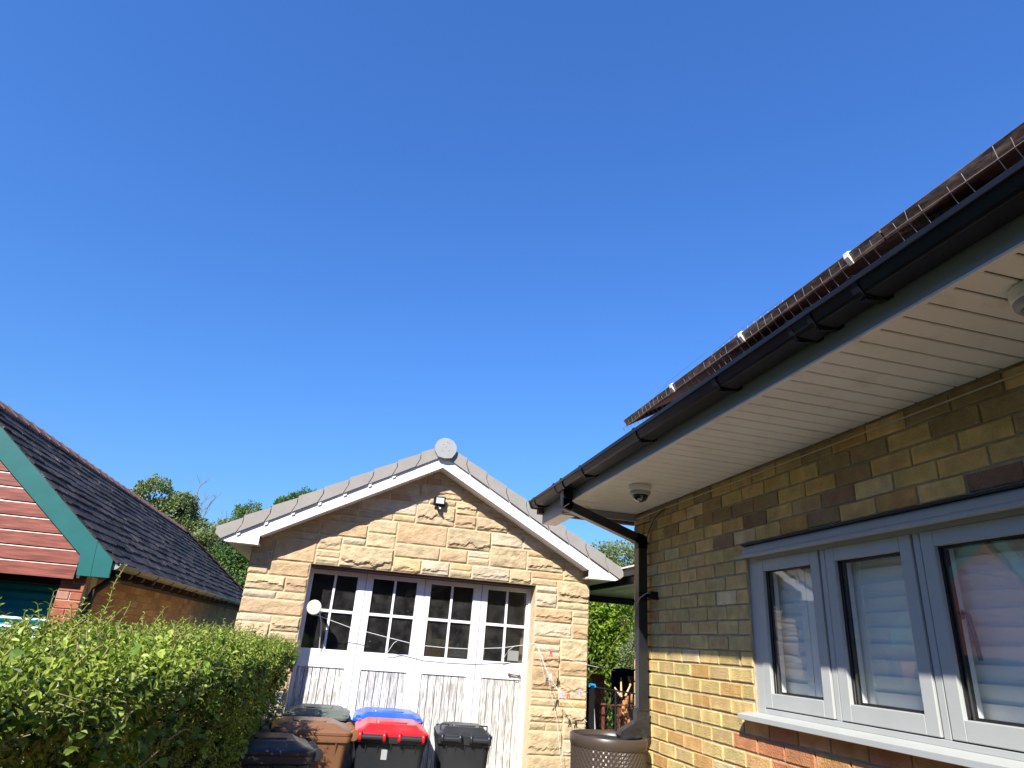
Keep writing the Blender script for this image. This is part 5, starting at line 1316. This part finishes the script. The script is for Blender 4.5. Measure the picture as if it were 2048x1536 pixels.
# bare stems in the face
for (p, q) in (((-0.44, 2.35, 1.36), (-0.43, 2.55, 1.45)), ((-0.43, 1.75, 1.36), (-0.42, 1.85, 1.38)), ((-0.43, 2.3, 1.25), (-0.40, 2.45, 1.26)), ((-0.43, 2.0, 1.22), (-0.41, 2.12, 1.25)), ((-0.41, 4.0, 1.32), (-0.38, 4.2, 1.22)), ((-0.41, 3.2, 1.40), (-0.39, 3.3, 1.33))):
    p = Vector(p); q = Vector(q); mid = (p + q) / 2 + Vector((0.012, 0, 0.014)); b.tube([p, mid, q], [0.0022, 0.0018, 0.001], 5)
for i in range(420):
    y = rnd.uniform(1.3, 6.5); z = rnd.uniform(0.6, 1.42) if y > 3 else rnd.uniform(1.1, 1.42); x = face_x(y, z) - 0.02
    a_ = Vector((x - 0.10, y + rnd.uniform(-.06, .06), z - rnd.uniform(-0.03, .1))); c_ = Vector((x + 0.01 + rnd.uniform(0, .03), y, z))
    b.tube([a_, (a_ + c_) / 2 + Vector((0.01, rnd.uniform(-.015, .015), 0.012)), c_], [0.0022, 0.0016, 0.0008], 4)
b.build('stems', M['twig'], hedge)
P = np.array([tuple(v) for v in sp]); D = np.array([tuple(v) for v in sd_]); Nn = np.array([tuple(v) for v in sn]); L = np.array(sl)
V3, F3, f3 = leaf_arrays(P, Nn, D, L, L * 0.5, np.clip(g_.normal(0.75, 0.2, len(P)), 0, 1), 0.2)
np_mesh('shoot_leaves', V3, F3, M['hedge'], hedge, fac=f3)
# solid dark core added to block light and stand in for inner shade
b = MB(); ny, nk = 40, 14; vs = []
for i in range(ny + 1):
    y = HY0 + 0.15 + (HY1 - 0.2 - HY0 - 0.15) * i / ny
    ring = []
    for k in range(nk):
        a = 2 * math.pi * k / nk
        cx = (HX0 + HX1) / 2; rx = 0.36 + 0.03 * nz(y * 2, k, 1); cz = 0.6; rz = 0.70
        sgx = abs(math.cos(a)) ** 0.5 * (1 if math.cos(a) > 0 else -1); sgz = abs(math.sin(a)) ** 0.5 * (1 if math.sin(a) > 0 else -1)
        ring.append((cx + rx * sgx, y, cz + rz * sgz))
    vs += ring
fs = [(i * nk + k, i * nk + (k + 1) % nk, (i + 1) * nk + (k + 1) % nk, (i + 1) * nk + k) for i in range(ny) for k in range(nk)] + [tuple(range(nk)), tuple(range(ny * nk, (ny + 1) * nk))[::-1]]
b.add(vs, fs); b.build('light_block_core', mat('hedge_shade_core', (0.010, 0.011, 0.005, 1), 0.95, 0.1, var=0.5, vscale=30, bump=1.0, bscale=40), hedge)

# ================================================================== houses outside the frame (the one behind the camera seen only in the panes)
def house(x0, x1, y0, y1, ze, zr, axis, wallm, label):
    root = empty('detached_house', ((x0 + x1) / 2, (y0 + y1) / 2, GZ), label, 'house')
    b = MB(); b.box(x0, x1, y0, y1, GZ, ze)
    xm, ym = (x0 + x1) / 2, (y0 + y1) / 2
    if axis == 'x': b.prism([(y0, ze), (y1, ze), (ym, zr)], 'x', x0 + 0.01, x1 - 0.01)
    else: b.prism([(x0, ze), (x1, ze), (xm, zr)], 'y', y0 + 0.01, y1 - 0.01)
    b.build('wall', wallm, root)
    b = MB()
    if axis == 'x':
        k = (zr - ze) / (ym - y0)
        for pl in ([(y0 - 0.4, ze - 0.4 * k + 0.02), (ym, zr + 0.02), (ym, zr + 0.16), (y0 - 0.4, ze - 0.4 * k + 0.16)], [(y1 + 0.4, ze - 0.4 * k + 0.02), (ym, zr + 0.02), (ym, zr + 0.16), (y1 + 0.4, ze - 0.4 * k + 0.16)]): b.prism(pl, 'x', x0 - 0.3, x1 + 0.3)
    else:
        k = (zr - ze) / (xm - x0)
        for pl in ([(x0 - 0.4, ze - 0.4 * k + 0.02), (xm, zr + 0.02), (xm, zr + 0.16), (x0 - 0.4, ze - 0.4 * k + 0.16)], [(x1 + 0.4, ze - 0.4 * k + 0.02), (xm, zr + 0.02), (xm, zr + 0.16), (x1 + 0.4, ze - 0.4 * k + 0.16)]): b.prism(pl, 'y', y0 - 0.3, y1 + 0.3)
    b.build('roof', M['roof_tile'], root)
    n = max(2, int(((x1 - x0) if axis == 'x' else (y1 - y0)) / 3))
    for i in range(n):
        for z in (1.0, 3.6):
            if z + 1.2 > ze: continue
            b = MB()
            if axis == 'x':
                xc = x0 + (i + 0.5) * (x1 - x0) / n; b.box(xc - 0.7, xc + 0.7, y1 - 0.02, y1 + 0.03, z, z + 1.2)
            else:
                yc = y0 + (i + 0.5) * (y1 - y0) / n; b.box(x1 - 0.02, x1 + 0.03, yc - 0.7, yc + 0.7, z, z + 1.2)
            b.build('window', M['dark'], root)
brw = mat('plain_dark_brick', (0.16, 0.10, 0.065, 1), 0.9, 0.2, var=0.3, vscale=5)
house(-12, 12, -24, -16, 5.2, 8.0, 'x', brw, 'long dark brick house across the road behind the camera')
house(-14, -6.2, -7.5, 2.6, 5.0, 7.4, 'y', brw, 'unseen dark brick house added at the left to block sky light')  # added out of view to cut the sky's fill light from the left
